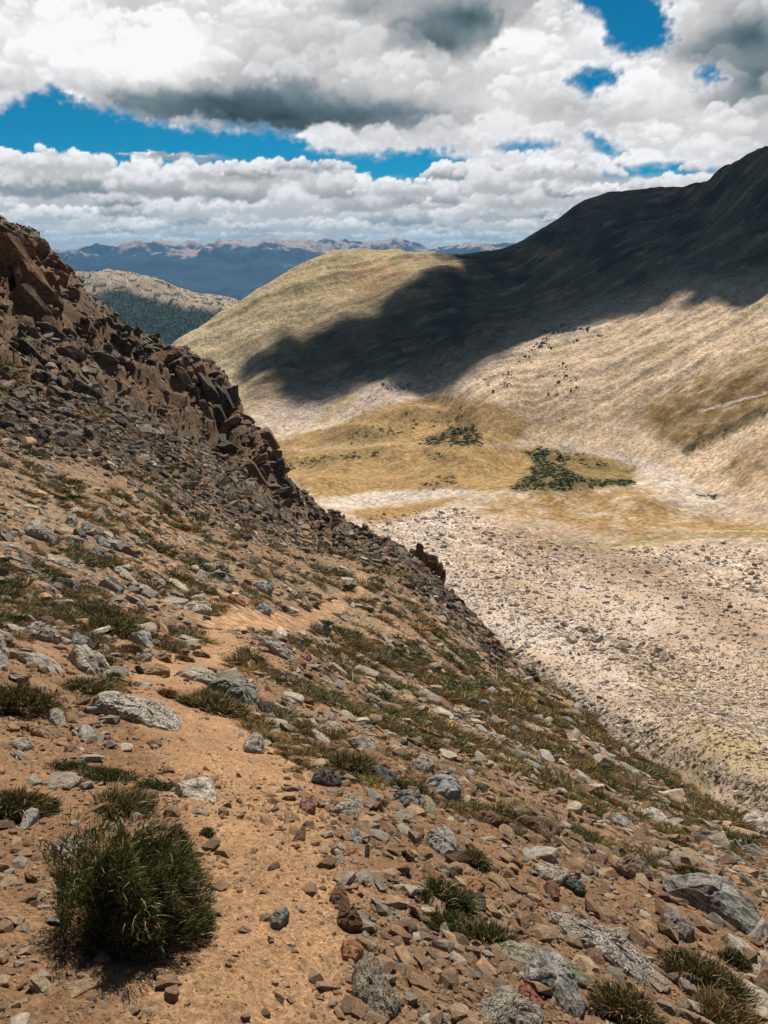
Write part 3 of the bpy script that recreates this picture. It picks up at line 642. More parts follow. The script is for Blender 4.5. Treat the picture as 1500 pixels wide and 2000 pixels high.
# ------------------------------------------------------------------ stone
def ico(sub):
    bm = bmesh.new(); bmesh.ops.create_icosphere(bm, subdivisions=sub, radius=1.0)
    bm.verts.ensure_lookup_table(); v = np.array([x.co[:] for x in bm.verts]); f = np.array([[q.index for q in p.verts] for p in bm.faces]); bm.free(); return v, f
ICO = {k: ico(k) for k in (1, 2, 3, 4)}
def n3(p, s, seed): return (noise2(p[:, 0] * s + p[:, 2] * s * .73, p[:, 1] * s - p[:, 2] * s * .61, seed) + noise2(p[:, 2] * s + 5, p[:, 0] * s * .8 + p[:, 1] * s * .5, seed + 7)) * .6
def rock_mesh(name, seed, sub=2, cuts=13, rough=.06, mat=None, boxy=.35):
    """an angular broken stone: a ball cut by many planes, then roughened"""
    g = np.random.default_rng(seed); v, f = ICO[sub]; p = v.copy() * 1.25
    A = np.array([[1, 0, 0], [-1, 0, 0], [0, 1, 0], [0, -1, 0], [0, 0, 1], [0, 0, -1]]) + g.normal(0, .28, (6, 3))
    Bn = g.normal(0, 1, (cuts, 3)); PL = np.concatenate([A, Bn]); PL /= np.linalg.norm(PL, axis=1)[:, None]
    D = np.concatenate([g.uniform(.62, .85, 6), g.uniform(.72, 1.02, cuts)])
    for n, d in zip(PL, D):
        s = p @ n; over = s > d; p[over] -= np.outer(s[over] - d, n)
    nn = v
    h = n3(p, 1.7, seed) * rough * 1.6 + n3(p, 5.0, seed + 3) * rough * .7
    if sub >= 4: h = h + n3(p, 13.0, seed + 5) * rough * .3
    p = p + nn * h[:, None]
    p /= np.abs(p).max(0)[None]
    return raw_mesh(name, p, f, mat, None, None, False, link=False)

def rock_mat(name, inst, band=.5, speck=.5, bump=1.0, dust=True):
    m, t, b = new_mat(name); L = t.links.new
    tc = N(t, 'ShaderNodeTexCoord'); oi = N(t, 'ShaderNodeObjectInfo')
    if inst:
        at = N(t, 'ShaderNodeAttribute', attribute_name='tint', attribute_type='INSTANCER'); col = at.outputs['Color']; rnd = at.outputs['Alpha']
    else: col = oi.outputs['Color']; rnd = oi.outputs['Random']
    off = N(t, 'ShaderNodeVectorMath', operation='SCALE'); off.inputs[0].default_value = (37, 91, 53); L(rnd, off.inputs[3])
    vec = N(t, 'ShaderNodeVectorMath', operation='ADD'); L(tc.outputs['Object'], vec.inputs[0]); L(off.outputs[0], vec.inputs[1])
    def scaled(c, s):
        x = N(t, 'ShaderNodeVectorMath', operation='SCALE'); L(c, x.inputs[0])
        if isinstance(s, float): x.inputs[3].default_value = s
        else: L(s, x.inputs[3])
        return x.outputs[0]
    n1 = N(t, 'ShaderNodeTexNoise', i2=1.6, i3=4., i4=.6); L(vec.outputs[0], n1.inputs['Vector'])
    r1 = N(t, 'ShaderNodeMapRange', i1=.3, i2=.7, i3=.72, i4=1.25); L(n1.outputs[0], r1.inputs[0]); c = scaled(col, r1.outputs[0])
    if band:
        mp = N(t, 'ShaderNodeMapping'); mp.inputs['Rotation'].default_value = (.5, .9, .3); mp.inputs['Scale'].default_value = (1.2, 1.2, 5.5); L(vec.outputs[0], mp.inputs[0])
        n2 = N(t, 'ShaderNodeTexNoise', i2=1.7, i3=5., i4=.7, i8=.6); L(mp.outputs[0], n2.inputs['Vector'])
        r2 = N(t, 'ShaderNodeMapRange', i1=.38, i2=.62, i3=1 - band * .55, i4=1 + band * .3); L(n2.outputs[0], r2.inputs[0]); c = scaled(c, r2.outputs[0])
    if speck:
        v = N(t, 'ShaderNodeTexNoise', i2=17., i3=3., i4=.7); L(vec.outputs[0], v.inputs['Vector'])
        r3 = N(t, 'ShaderNodeMapRange', i1=.40, i2=.58, i3=1 - speck * .75, i4=1 + speck * .25); L(v.outputs[0], r3.inputs[0]); c = scaled(c, r3.outputs[0])
        v2 = N(t, 'ShaderNodeTexNoise', i2=5.5, i3=3., i4=.7); L(vec.outputs[0], v2.inputs['Vector'])
        r4 = N(t, 'ShaderNodeMapRange', i1=.52, i2=.62, i3=0., i4=.35 * speck + .1); L(v2.outputs[0], r4.inputs[0])
        mx = N(t, 'ShaderNodeMix', data_type='RGBA'); mx.inputs[7].default_value = (.36, .34, .30, 1); L(r4.outputs[0], mx.inputs[0]); L(c, mx.inputs[6]); c = mx.outputs[2]
    if dust:       # soil caught on the foot of the stone
        ns = N(t, 'ShaderNodeSeparateXYZ'); L(tc.outputs['Object'], ns.inputs[0])
        r5 = N(t, 'ShaderNodeMapRange', i1=.15, i2=-.45, i3=0., i4=.55); L(ns.outputs[2], r5.inputs[0])
        mx = N(t, 'ShaderNodeMix', data_type='RGBA'); mx.inputs[7].default_value = (*alb(190, 146, 108), 1); L(r5.outputs[0], mx.inputs[0]); L(c, mx.inputs[6]); c = mx.outputs[2]
    L(c, b.inputs['Base Color']); b.inputs['Roughness'].default_value = .85
    bn = N(t, 'ShaderNodeTexNoise', i2=7., i3=6., i4=.7); L(vec.outputs[0], bn.inputs['Vector'])
    bp = N(t, 'ShaderNodeBump', i0=.6 * bump, i1=.10); L(bn.outputs[0], bp.inputs['Height']); L(bp.outputs[0], b.inputs['Normal'])
    return m
M_stone_i = rock_mat('broken_stone', True, .5, .45, dust=False)
M_stone = rock_mat('gneiss_stone', False, .6, .8)
M_band = rock_mat('banded_gneiss', False, 1.3, .5)
M_grain = rock_mat('speckled_granite', False, .35, 1.2)
M_plain = rock_mat('plain_stone', False, .35, .25)
M_cliff = rock_mat('cliff_rock', False, .9, .5, 1.2, dust=False)

def frame_at(p, f=hill_z, e=.04):
    d = e * max(1, p.length * .2); x, y = p.x, p.y
    g = f(np.array([x + d, x - d, x, x]), np.array([y, y, y + d, y - d]))
    n = Vector((-(g[0] - g[1]) / (2 * d), -(g[2] - g[3]) / (2 * d), 1)).normalized(); return n
def tag(o, label, cat, group=None):
    o['label'] = label; o['category'] = cat
    if group: o['group'] = group
    return o
def thing(name, loc, label, cat, group=None):
    o = bpy.data.objects.new(name, None); COL.objects.link(o); o.location = loc; o.empty_display_size = .1; return tag(o, label, cat, group)

# --- stones traced one by one: outline on the ground, own thickness
def outline_rock(name, label, cat, poly, col, thick=.45, mat=None, seed=0, lean=.35, dome=.25, group=None, sink=.35):
    P = np.array(poly, float); cu, cv = P.mean(0)
    hit = ray_hit(cu, min(cv, 1995) if cv < 2000 else cv)
    if hit is None: return None
    n = frame_at(hit); vd = -Vector([float(k) for k in pdir(cu, cv)]).normalized()
    m = (n * (1 - lean) + vd * lean).normalized()
    pts = []
    for u, v in P:
        d = Vector([float(k) for k in pdir(u, v)]); t = hit.dot(m) / d.dot(m); pts.append(d * t)
    a = (pts[1] - pts[0]); a = (a - m * a.dot(m)).normalized(); b_ = m.cross(a)
    L = np.array([((p - hit).dot(a), (p - hit).dot(b_)) for p in pts])
    if (np.roll(L[:, 0], -1) * L[:, 1] - L[:, 0] * np.roll(L[:, 1], -1)).sum() > 0: L = L[::-1]
    size = math.sqrt(max(1e-9, abs((np.roll(L[:, 0], -1) * L[:, 1] - L[:, 0] * np.roll(L[:, 1], -1)).sum()) / 2))
    # resample the outline
    K = 56; seg = np.roll(L, -1, 0) - L; ln = np.hypot(seg[:, 0], seg[:, 1]); cum = np.concatenate([[0], np.cumsum(ln)]); s = np.arange(K) / K * cum[-1]
    Lc = np.concatenate([L, L[:1]]); O = np.stack([np.interp(s, cum, Lc[:, 0]), np.interp(s, cum, Lc[:, 1])], 1)
    for _ in range(1): O = .5 * O + .25 * (np.roll(O, 1, 0) + np.roll(O, -1, 0))
    cen = O.mean(0); ang = np.arange(K) / K * 2 * math.pi
    g = np.random.default_rng(seed + 1000)
    wob = 1 + .05 * noise2(np.cos(ang) * 4 + seed, np.sin(ang) * 4, seed) + .025 * noise2(np.cos(ang) * 11 + seed, np.sin(ang) * 11, seed + 1)
    O = cen + (O - cen) * wob[:, None]
    H = size * thick
    rings = [(1.02, -.9), (1.03, -.35), (1.0, .15), (.97, .55), (.92, .82), (.84, .93), (.7, .97), (.55, 1), (.38, 1), (.2, 1)]
    pl = [(g.uniform(-1, 1, 2), g.uniform(.25, .75)) for _ in range(5)]
    V = []
    for sc, hz_ in rings:
        xy = cen + (O - cen) * sc; q = (xy - cen) / size
        top = 1 + dome * (1 - (q ** 2).sum(1) * 1.6)
        for (dv, dd) in pl: top = np.minimum(top, 1.25 - dd * .9 * (q @ dv + .12) )
        rg_ = np.abs(noise2(q[:, 0] * 2.4 + seed * 3.1, q[:, 1] * 2.4 + q[:, 0] * .8, seed + 31)); top = np.clip(top, .25, 1.6) - .17 * np.clip(1 - rg_ / .10, 0, 1) * (hz_ > .5) + .17 * fbm(q[:, 0] * 3 + seed, q[:, 1] * 3, 4, seed) + .09 * fbm(q[:, 0] * 8, q[:, 1] * 8, 3, seed + 4)
        z = H * (hz_ * top if hz_ > 0 else hz_)
        jit = 1 + (.05 * fbm(ang * 2.5 + seed, 0 * ang + hz_ * 3, 3, seed + 8) if hz_ < .9 else 0)
        xy = cen + (xy - cen) * (jit[:, None] if hz_ < .9 else 1)
        V.append(np.concatenate([xy, np.broadcast_to(z, (K,))[:, None]], 1))
    V.append(np.array([[cen[0], cen[1], V[-1][:, 2].mean()]]))
    V = np.concatenate(V); i = np.arange(K); j = (i + 1) % K; R = len(rings)
    tri = []
    for r in range(R - 1):
        a0, a1, b0, b1 = r * K + i, r * K + j, (r + 1) * K + i, (r + 1) * K + j
        tri += [np.stack([a0, b0, b1], 1), np.stack([a0, b1, a1], 1)]
    tri.append(np.stack([(R - 1) * K + i, np.full(K, R * K), (R - 1) * K + j], 1)); tri = np.concatenate(tri)
    sc = size * .62; V[:, 2] -= H * sink
    o = raw_mesh(name, V / sc, tri, mat or M_stone, None, None, False)
    o.matrix_world = Matrix.LocRotScale(hit, Matrix((a, b_, m)).transposed().to_quaternion(), Vector((sc, sc, sc)))
    o.color = (*alb(*col), 1); return tag(o, label, cat, group)

GREY = (216,204,188); PALE = (234,220,200); BLUE = (196,196,192); BROWN = (142,108,80); TAN = (204,166,126); DARK = (112,108,104); ORNG = (214,160,112); PINK = (196,150,130)
HERO = [
 ('slab','long grey speckled slab lying across the edge of the trail bend','slab',[(177,1360),(218,1358),(228,1366),(320,1388),(345,1405),(357,1435),(350,1458),(300,1440),(240,1412),(185,1385)],GREY,.30,'g'),
 ('slab','tilted greenish grey slab resting above the dark shrub by the trail','slab',[(12,1270),(45,1275),(110,1298),(126,1315),(122,1334),(90,1330),(50,1300)],GREY,.4,'p'),
 ('boulder','grey boulder cut off by the picture edge above the dark shrub','boulder',[(-40,1240),(5,1255),(15,1300),(12,1328),(-40,1345)],GREY,.6,'s'),
 ('boulder','knobbly dark and white boulder above the tilted greenish slab','boulder',[(42,1235),(70,1222),(95,1235),(118,1252),(112,1266),(80,1265),(45,1255)],GREY,.6,'b'),
 ('boulder','black and white streaked boulder with grass at its foot','boulder',[(135,1268),(165,1272),(200,1295),(215,1325),(218,1345),(190,1345),(150,1320),(140,1290)],PALE,.55,'b'),
 ('rock','squarish pale blue-grey block on top of the streaked boulder','rock',[(137,1250),(168,1248),(173,1262),(160,1273),(138,1266)],BLUE,.7,'p'),
 ('slab','upright wedge of blue-grey stone shading a dark hollow beside the trail','slab',[(253,1238),(288,1237),(300,1275),(292,1283),(275,1270),(262,1250)],BLUE,.6,'p'),
 ('rock','small grey block wedged below the upright stone','rock',[(262,1290),(292,1278),(297,1288),(275,1300)],GREY,.6,'p'),
 ('slab','pale flat ledge stone forming a step in the trail','slab',[(240,1312),(290,1300),(330,1305),(333,1315),(280,1324),(242,1327)],TAN,.3,'p'),
 ('stone','thin black shard standing on the pale step stone','stone',[(261,1307),(267,1306),(281,1321),(270,1323)],(60,62,58),1.2,'p'),
 ('slab','long pale ledge running down beside the trail below the bare dirt','slab',[(345,1312),(385,1308),(420,1330),(452,1345),(430,1352),(380,1340),(350,1325)],PALE,.4,'s'),
 ('slab','flat pale stone sunk in the trail below the step','slab',[(250,1350),(272,1330),(300,1335),(285,1345)],PALE,.2,'p'),
 ('rock','pale tapered stone lying below the dark shrub','rock',[(50,1420),(65,1418),(105,1432),(108,1452),(95,1455),(60,1435)],TAN,.45,'p'),
 ('boulder','rounded tan and grey boulder touching the dark shrub','boulder',[(92,1395),(108,1390),(125,1408),(130,1430),(112,1437),(95,1415)],GREY,.6,'s'),
 ('rock','pinkish grey stone lying on bare dirt above the green mat','rock',[(15,1458),(30,1447),(62,1448),(68,1462),(35,1478)],GREY,.5,'s'),
 ('stone','small flat cream stone in the dirt below the long slab','stone',[(208,1450),(225,1444),(248,1455),(240,1463)],PALE,.2,'p'),
 ('slab','pale cracked slab at the head of the bare trail patch','slab',[(352,1190),(375,1182),(410,1188),(414,1203),(380,1206),(355,1200)],PALE,.5,'s'),
 ('rock','blue-grey rock right of the cracked slab on the trail','rock',[(493,1190),(510,1182),(527,1190),(528,1203),(505,1205)],BLUE,.6,'p'),
 ('boulder','long lichen grey boulder pointing down between grass and dirt','boulder',[(505,1252),(520,1252),(555,1275),(578,1298),(572,1308),(540,1292),(512,1268)],GREY,.5,'g'),
 ('boulder','small round purplish boulder among brown tufts','boulder',[(583,1284),(592,1275),(604,1278),(606,1295),(592,1300)],PINK,.7,'s'),
 ('boulder','broad lichen covered outcrop with a squared end beside the trail','boulder',[(400,1345),(450,1335),(490,1345),(503,1360),(500,1400),(480,1405),(468,1378),(430,1365)],(186,186,172),.55,'b'),
 ('rock','dark gnarled rock against the squared lichen outcrop','rock',[(503,1378),(518,1370),(530,1388),(528,1405),(508,1402)],DARK,.7,'b'),
 ('boulder','rounded grey boulder standing at the outer edge of the trail','boulder',[(472,1460),(487,1443),(500,1440),(512,1465),(515,1483),(500,1487),(472,1478)],GREY,.7,'s'),
 ('slab','narrow pale slab pointing downhill past brown grass','slab',[(604,1428),(612,1425),(645,1455),(640,1466),(615,1450)],PALE,.5,'p'),
 ('rock','pale wedge rock lying among tufts below the narrow slab','rock',[(628,1420),(650,1413),(675,1432),(660,1437),(635,1432)],PALE,.5,'s'),
 ('boulder','paired grey boulder half buried in tall dry grass','boulder',[(672,1458),(695,1450),(712,1457),(728,1455),(737,1475),(720,1486),(695,1472)],GREY,.6,'s'),
 ('rock','flat blue-grey rock on the crumbling trail shoulder','rock',[(653,1490),(670,1484),(690,1495),(697,1503),(680,1507)],BLUE,.4,'p'),
 ('slab','dark blue slab sloping down behind the trail shoulder','slab',[(717,1502),(735,1498),(760,1512),(790,1540),(785,1548),(750,1545),(730,1520)],(110,118,120),.4,'b'),
 ('boulder','brown-grey boulder undercut by shade among grass','boulder',[(797,1500),(815,1487),(840,1492),(846,1508),(830,1520),(805,1511)],GREY,.7,'s'),
 ('slab','cream striped slab set flat at the inner edge of the trail','slab',[(343,1530),(400,1521),(420,1535),(425,1570),(410,1582),(370,1578),(355,1560)],PALE,.25,'b'),
 ('rock','dark banded rock leaning on a tan slab in the gravel','rock',[(610,1515),(630,1510),(655,1522),(668,1540),(650,1547),(620,1540),(605,1535)],DARK,.6,'b'),
 ('slab','tan slab under the dark banded rock','slab',[(622,1562),(650,1545),(672,1542),(668,1555),(640,1573)],(190,160,130),.35,'p'),
 ('rock','pinkish cube of stone below the tan slab','rock',[(584,1572),(596,1564),(614,1566),(616,1590),(600,1597),(586,1592)],PINK,.7,'p'),
 ('boulder','pointed grey granite wedge standing on the trail shoulder','boulder',[(643,1600),(665,1575),(698,1558),(706,1570),(712,1600),(708,1625),(680,1610)],GREY,.55,'g'),
 ('boulder','black and white grained boulder between trail and grass','boulder',[(765,1560),(795,1552),(815,1560),(828,1580),(818,1597),(780,1590)],(160,156,150),.6,'b'),
 ('boulder','large smooth blue-grey boulder with grass at its corner','boulder',[(823,1540),(845,1525),(880,1528),(900,1548),(897,1568),(870,1572),(835,1562)],BLUE,.6,'p'),
 ('boulder','tan boulder joined to the smooth blue-grey one','boulder',[(893,1540),(912,1533),(930,1548),(926,1560),(905,1564)],TAN,.6,'s'),
 ('slab','yellow lichened slab running down to the pale boulder','slab',[(800,1553),(835,1558),(858,1610),(855,1625),(832,1606)],(190,176,130),.35,'g'),
 ('boulder','smooth pale boulder with a shaded undercut at the grass edge','boulder',[(830,1638),(860,1623),(880,1640),(893,1670),(888,1682),(862,1690),(832,1665)],(196,190,180),.6,'p'),
 ('rock','small dark blue-grey rock above a pink stone','rock',[(672,1640),(683,1626),(700,1628),(708,1652),(695,1660)],BLUE,.6,'b'),
 ('stone','small pink stone just below the dark blue-grey rock','stone',[(670,1664),(680,1655),(695,1658),(690,1672),(676,1673)],ORNG,.5,'p'),
 ('stone','thin dark blue sliver of stone standing on edge in the dirt','stone',[(711,1682),(714,1654),(720,1652),(722,1668),(716,1686)],(70,84,86),1.0,'p'),
 ('rock','brown upright rock behind its broken front half','rock',[(640,1760),(655,1732),(665,1733),(682,1775),(680,1800),(655,1790)],BROWN,.6,'p'),
 ('rock','brown broken wedge leaning in front of the upright brown rock','rock',[(655,1800),(663,1774),(690,1785),(708,1820),(705,1830),(675,1826),(655,1815)],(128,94,68),.8,'p'),
 ('stone','dark brown triangular chip on the bare trail','stone',[(567,1650),(588,1618),(598,1616),(596,1648)],BROWN,.5,'p'),
 ('stone','black and white mottled stone alone on bare trail','stone',[(524,1805),(535,1784),(560,1778),(566,1790),(545,1820),(527,1818)],(178,176,168),.7,'g'),
 ('rock','orange weathered rock against the big triangular boulder','rock',[(665,1848),(685,1845),(712,1862),(700,1880),(690,1893),(668,1880)],ORNG,.7,'p'),
 ('boulder','big triangular grey-brown boulder at the bottom edge','boulder',[(712,1865),(730,1880),(755,1930),(785,1970),(770,2010),(690,2020),(682,1970),(688,1900)],(166,150,128),.45,'g'),
 ('slab','flat tan slab lying in dirt below the cushion shrub','slab',[(122,1922),(200,1911),(203,1920),(170,1938),(138,1957)],(204,176,140),.22,'p'),
 ('rock','grey pointed rock tucked against the cushion shrub','rock',[(98,1655),(172,1640),(170,1655),(148,1690),(130,1698),(108,1675)],GREY,.5,'b'),
 ('rock','clean pale grey rock beside the grass at the picture edge','rock',[(38,1622),(45,1598),(60,1585),(78,1590),(72,1605),(50,1630),(33,1632)],(204,200,190),.6,'p'),
 ('stone','rounded tan stone below the clean pale rock','stone',[(36,1645),(45,1634),(62,1635),(68,1648),(55,1658),(40,1656)],TAN,.6,'p'),
 ('slab','very long white speckled slab pointing downhill to shade','slab',[(1062,1782),(1085,1780),(1160,1815),(1220,1850),(1290,1905),(1320,1940),(1305,1952),(1270,1945),(1210,1920),(1165,1880),(1110,1850)],(204,190,176),.35,'g'),
 ('boulder','white crusted boulder above a dark green stone','boulder',[(1037,1700),(1070,1693),(1110,1708),(1112,1722),(1090,1738),(1055,1728)],PALE,.5,'g'),
 ('rock','dark green streaked stone against the white crusted boulder','rock',[(1098,1730),(1115,1720),(1140,1735),(1144,1750),(1125,1755)],(88,100,90),.6,'b'),
 ('rock','reddish square block below the white crusted boulder','rock',[(1062,1728),(1078,1726),(1092,1752),(1090,1768),(1068,1768)],(160,116,96),.7,'p'),
 ('boulder','pyramid shaped brown and grey boulder alone in bare dirt','boulder',[(1190,1708),(1240,1685),(1260,1710),(1278,1732),(1250,1738),(1215,1725)],(168,142,118),.75,'b'),
 ('boulder','long whale-backed blue-grey boulder near the picture edge','boulder',[(1285,1730),(1330,1722),(1370,1735),(1420,1755),(1475,1800),(1505,1850),(1495,1870),(1450,1845),(1400,1808),(1350,1775),(1300,1750)],(176,172,162),.5,'b'),
 ('boulder','blocky purplish grey boulder below the whale-backed one','boulder',[(1287,1790),(1320,1785),(1345,1800),(1355,1840),(1330,1855),(1295,1830)],(172,152,142),.6,'s'),
 ('slab','grey slab lying under the end of the whale-backed boulder','slab',[(1410,1822),(1440,1835),(1490,1890),(1482,1920),(1440,1880)],GREY,.4,'p'),
 ('boulder','striped grey and white boulder with a dark face at the bottom','boulder',[(1018,1900),(1045,1870),(1090,1880),(1115,1920),(1145,1990),(1130,2015),(1090,1990),(1060,1950),(1020,1940)],(186,180,170),.55,'b'),
 ('slab','greenish lichened slab behind the striped boulder','slab',[(945,1848),(1000,1845),(1090,1870),(1165,1925),(1150,1940),(1100,1925),(1000,1900)],(170,168,138),.25,'s'),
 ('boulder','coarse grained black and cream boulder at the bottom edge','boulder',[(925,1975),(960,1950),(1000,1945),(1060,1990),(1060,2025),(930,2025)],(190,176,158),.5,'g'),
 ('rock','flat brick red stone leaning on the striped boulder','rock',[(1012,1925),(1030,1928),(1065,1965),(1050,1985),(1015,1960)],(190,120,94),.5,'p'),
 ('slab','pale slab with a notch at the lower picture corner','slab',[(1415,1920),(1450,1918),(1510,1960),(1510,1990),(1460,1968)],PALE,.4,'s'),
 ('slab','broad brown slab broken at its front edge','slab',[(990,1590),(1030,1585),(1080,1605),(1095,1640),(1065,1663),(1045,1640),(1000,1612)],(160,132,104),.5,'p'),
 ('rock','brown angular rock next to the broad brown slab','rock',[(922,1600),(935,1588),(985,1605),(995,1622),(940,1624)],BROWN,.6,'p'),
 ('boulder','blue-grey leaning boulder amid turf above the bare dirt','boulder',[(1178,1600),(1195,1595),(1225,1610),(1243,1638),(1225,1641),(1190,1616)],BLUE,.6,'b'),
 ('boulder','low white boulder in turf beside the yellow plants','boulder',[(1245,1590),(1270,1583),(1300,1598),(1310,1615),(1280,1616),(1255,1603)],PALE,.4,'s'),
 ('boulder','pale boulder at the picture edge next to dark leaves','boulder',[(1435,1625),(1450,1605),(1510,1600),(1510,1642),(1450,1638)],PALE,.5,'s'),
 ('boulder','big pale boulder with a broken corner up on the slope','boulder',[(45,1030),(60,1022),(100,1045),(112,1065),(105,1078),(80,1060),(45,1048)],GREY,.5,'s'),
 ('rock','squarish grey rock with a dark tuft on each side','rock',[(125,1020),(140,1010),(150,1022),(148,1042),(130,1040)],GREY,.7,'s'),
 ('rock','blue-grey block just right of the squarish grey rock','rock',[(158,1026),(170,1023),(177,1035),(170,1048),(158,1044)],BLUE,.7,'s'),
 ('slab','blue-topped slab below the pair of blocks on the slope','slab',[(188,1055),(198,1052),(217,1066),(216,1076),(192,1070)],BLUE,.5,'p'),
 ('slab','wide flat tan-grey slab lying below the blue-topped one','slab',[(160,1075),(180,1070),(208,1080),(210,1093),(180,1096)],(168,158,144),.4,'s'),
 ('stone','clean white stone on the brown slope','stone',[(27,966),(35,962),(45,970),(44,976),(30,974)],(224,212,196),.6,'p'),
 ('slab','long low pale slab across the slope','slab',[(85,1095),(110,1090),(150,1108),(158,1120),(120,1112)],PALE,.35,'s'),
 ('slab','grey slab high on the slope with tufts at its end','slab',[(70,908),(85,905),(110,920),(112,928),(85,924)],GREY,.4,'s'),
 ('rock','triangular grey rock above the cracked slab','rock',[(372,1140),(388,1116),(400,1125),(408,1142)],GREY,.5,'s'),
 ('rock','pale grey wedge rock beside brown turf','rock',[(220,1112),(232,1108),(256,1132),(240,1134),(222,1122)],PALE,.5,'s'),
 ('boulder','blue-grey boulder standing above the far bend of trail','boulder',[(490,1146),(505,1136),(522,1145),(532,1160),(515,1167),(495,1158)],BLUE,.6,'s'),
 ('rock','upright grey rock between dark tufts above the trail','rock',[(567,1165),(572,1150),(580,1155),(586,1175),(570,1174)],GREY,.7,'s'),
 ('slab','rusty orange slab lying uphill of the cracked slab','slab',[(443,1165),(455,1164),(480,1184),(474,1190),(455,1180)],(176,116,80),.4,'p'),
 ('boulder','white and grey boulder low on the grassy slope','boulder',[(945,1352),(958,1347),(972,1358),(966,1366),(950,1364)],PALE,.6,'s'),
 ('slab','long white slab amid tufts on the lower slope','slab',[(1005,1420),(1018,1416),(1050,1432),(1046,1440),(1022,1434)],PALE,.4,'s'),
 ('rock','wedge shaped orange stone at the side of the grass clump','rock',[(912,1722),(935,1715),(948,1735),(930,1752),(912,1742)],ORNG,.6,'p'),
 ('rock','near black rock under the wedge shaped orange stone','rock',[(915,1760),(935,1748),(952,1765),(948,1790),(925,1785)],(84,82,78),.6,'b'),
 ('slab','long tan stone angled above the green grass clump','slab',[(885,1690),(900,1688),(935,1708),(930,1718),(905,1712)],(208,170,132),.4,'p'),
]
HM = {'g': M_grain, 'b': M_band, 's': M_stone, 'p': M_plain}
hero_uv = []
for i, (nm, lb, ct, poly, col, th, mk) in enumerate(HERO):
    outline_rock(nm, lb, ct, poly, col, th, HM[mk], seed=i * 7 + 3)
    P = np.array(poly); hero_uv.append((P[:, 0].mean(), P[:, 1].mean(), max(np.ptp(P[:, 0]), np.ptp(P[:, 1])) / 2))
hero_uv = np.array(hero_uv)
print('hero rocks', time.time() - T0)

# ------------------------------------------------------------------ crags built of separate blocks
BLOCKS = [rock_mesh('block', 300 + i, 3, 9, .045, M_cliff) for i in range(8)]
def crag(label, items, pal, seed, base=None, fixY=None):
    """items: (u, v, w_px, h_px, screen_angle) blocks stuck into the hill"""
    g = np.random.default_rng(seed); first = None; root = None
    for (u, v, w, h, an, dist_off) in items:
        p = None if fixY else ray_hit(u, v)
        if p is None: p = Vector([float(k) for k in unproj(u, v, fixY or 100)])
        if root is None: root = thing('rock_outcrop', p, label, 'rock outcrop')
        d = p.length / F; n = frame_at(p, e=.6)
        o = bpy.data.objects.new('block', BLOCKS[g.integers(8)]); COL.objects.link(o); o.parent = root
        view = Vector(p).normalized(); rt = Vector((math.cos(rad(-an)), 0, math.sin(rad(-an)))); rt = (rt - view * rt.dot(view)).normalized()
        up = rt.cross(view).normalized(); fw = up.cross(rt) 
        q = Matrix((rt, -fw if 0 else up.cross(rt), up)).transposed().to_quaternion() @ Euler(g.normal(0, .15, 3)).to_quaternion()
        s = Vector((w * d * .5 * 1.1, min(w, h) * d * .5 * g.uniform(.8, 1.3), h * d * .5 * 1.1))
        o.location = (p - root.location) - view * s.y * .05; o.rotation_mode = 'QUATERNION'; o.rotation_quaternion = q; o.scale = s
        c = pal[g.integers(len(pal))]; o.color = (*(alb(*c) * g.uniform(.8, 1.2)), 1)
    return root
g = np.random.default_rng(5)
def strip(line, wide, n, w, h, an, seed, jit=8):
    """blocks strewn along a band of the photo, the larger ones first"""
    g = np.random.default_rng(seed); L = np.array(line, float); seg = np.hypot(*np.diff(L, axis=0).T); cum = np.concatenate([[0], np.cumsum(seg)]); r = []
    for k in range(n):
        s = g.uniform(0, cum[-1]); u = np.interp(s, cum, L[:, 0]); v = np.interp(s, cum, L[:, 1]); o = g.uniform(0, wide)
        f = g.uniform(.45, 1.3) ** 1.3
        r.append((u - o * .75, v + o * .65, w * f, h * f * g.uniform(.7, 1.3), an + g.normal(0, jit), None))
    return r
OC = [(150,108,76),(160,118,84),(126,100,78),(106,94,80)]; DK = [(88,80,70),(104,94,82),(76,70,62),(124,110,92),(108,82,62)]; BR = [(138,108,84),(156,118,88),(112,96,80),(92,84,74)]
crag('high ochre crag with jagged top at the picture edge', strip([(0,445),(60,470),(130,528),(160,570)], 70, 80, 20, 24, 50, 11, 16) + [(30,520,90,60,55,None),(70,560,80,50,50,None),(20,470,60,40,40,None),(60,600,70,50,52,None)], OC, 1)
crag('dark broken crag below the ochre one with deep shaded clefts', strip([(60,640),(110,690),(150,750),(170,800)], 60, 44, 22, 15, 42, 12, 14) + [(140,690,46,28,40,None),(165,770,50,26,48,None),(100,650,60,26,40,None),(60,690,50,30,40,None),(200,700,56,22,35,None)], DK, 2)
crag('jumbled grey-brown crag on the ridge between ochre and slabby crags', strip([(190,590),(230,630),(290,655),(330,680)], 90, 90, 14, 15, 50, 13, 22), DK, 3)
crag('slabby brown cliff of tall leaning plates on the skyline', strip([(340,690),(400,715),(440,745),(465,790),(470,830)], 50, 34, 16, 24, 60, 14, 8) + [(415,770,28,90,-22,None),(440,780,26,90,-18,None),(395,740,24,60,-25,None),(380,780,22,56,-28,None),(430,820,30,60,-20,None),(455,790,24,80,-10,None),(360,740,24,50,-25,None),(345,700,26,40,-30,None),(405,810,18,60,-28,None)], BR, 4)
crag('brown buttress with dark gullies below the slabby cliff', strip([(500,850),(540,890),(560,940),(590,970)], 40, 34, 16, 26, 60, 15, 10) + [(520,860,40,46,-15,None),(450,880,48,34,30,None),(500,930,22,56,-20,None),(545,920,24,50,-15,None),(560,945,20,36,-15,None)], BR, 5)
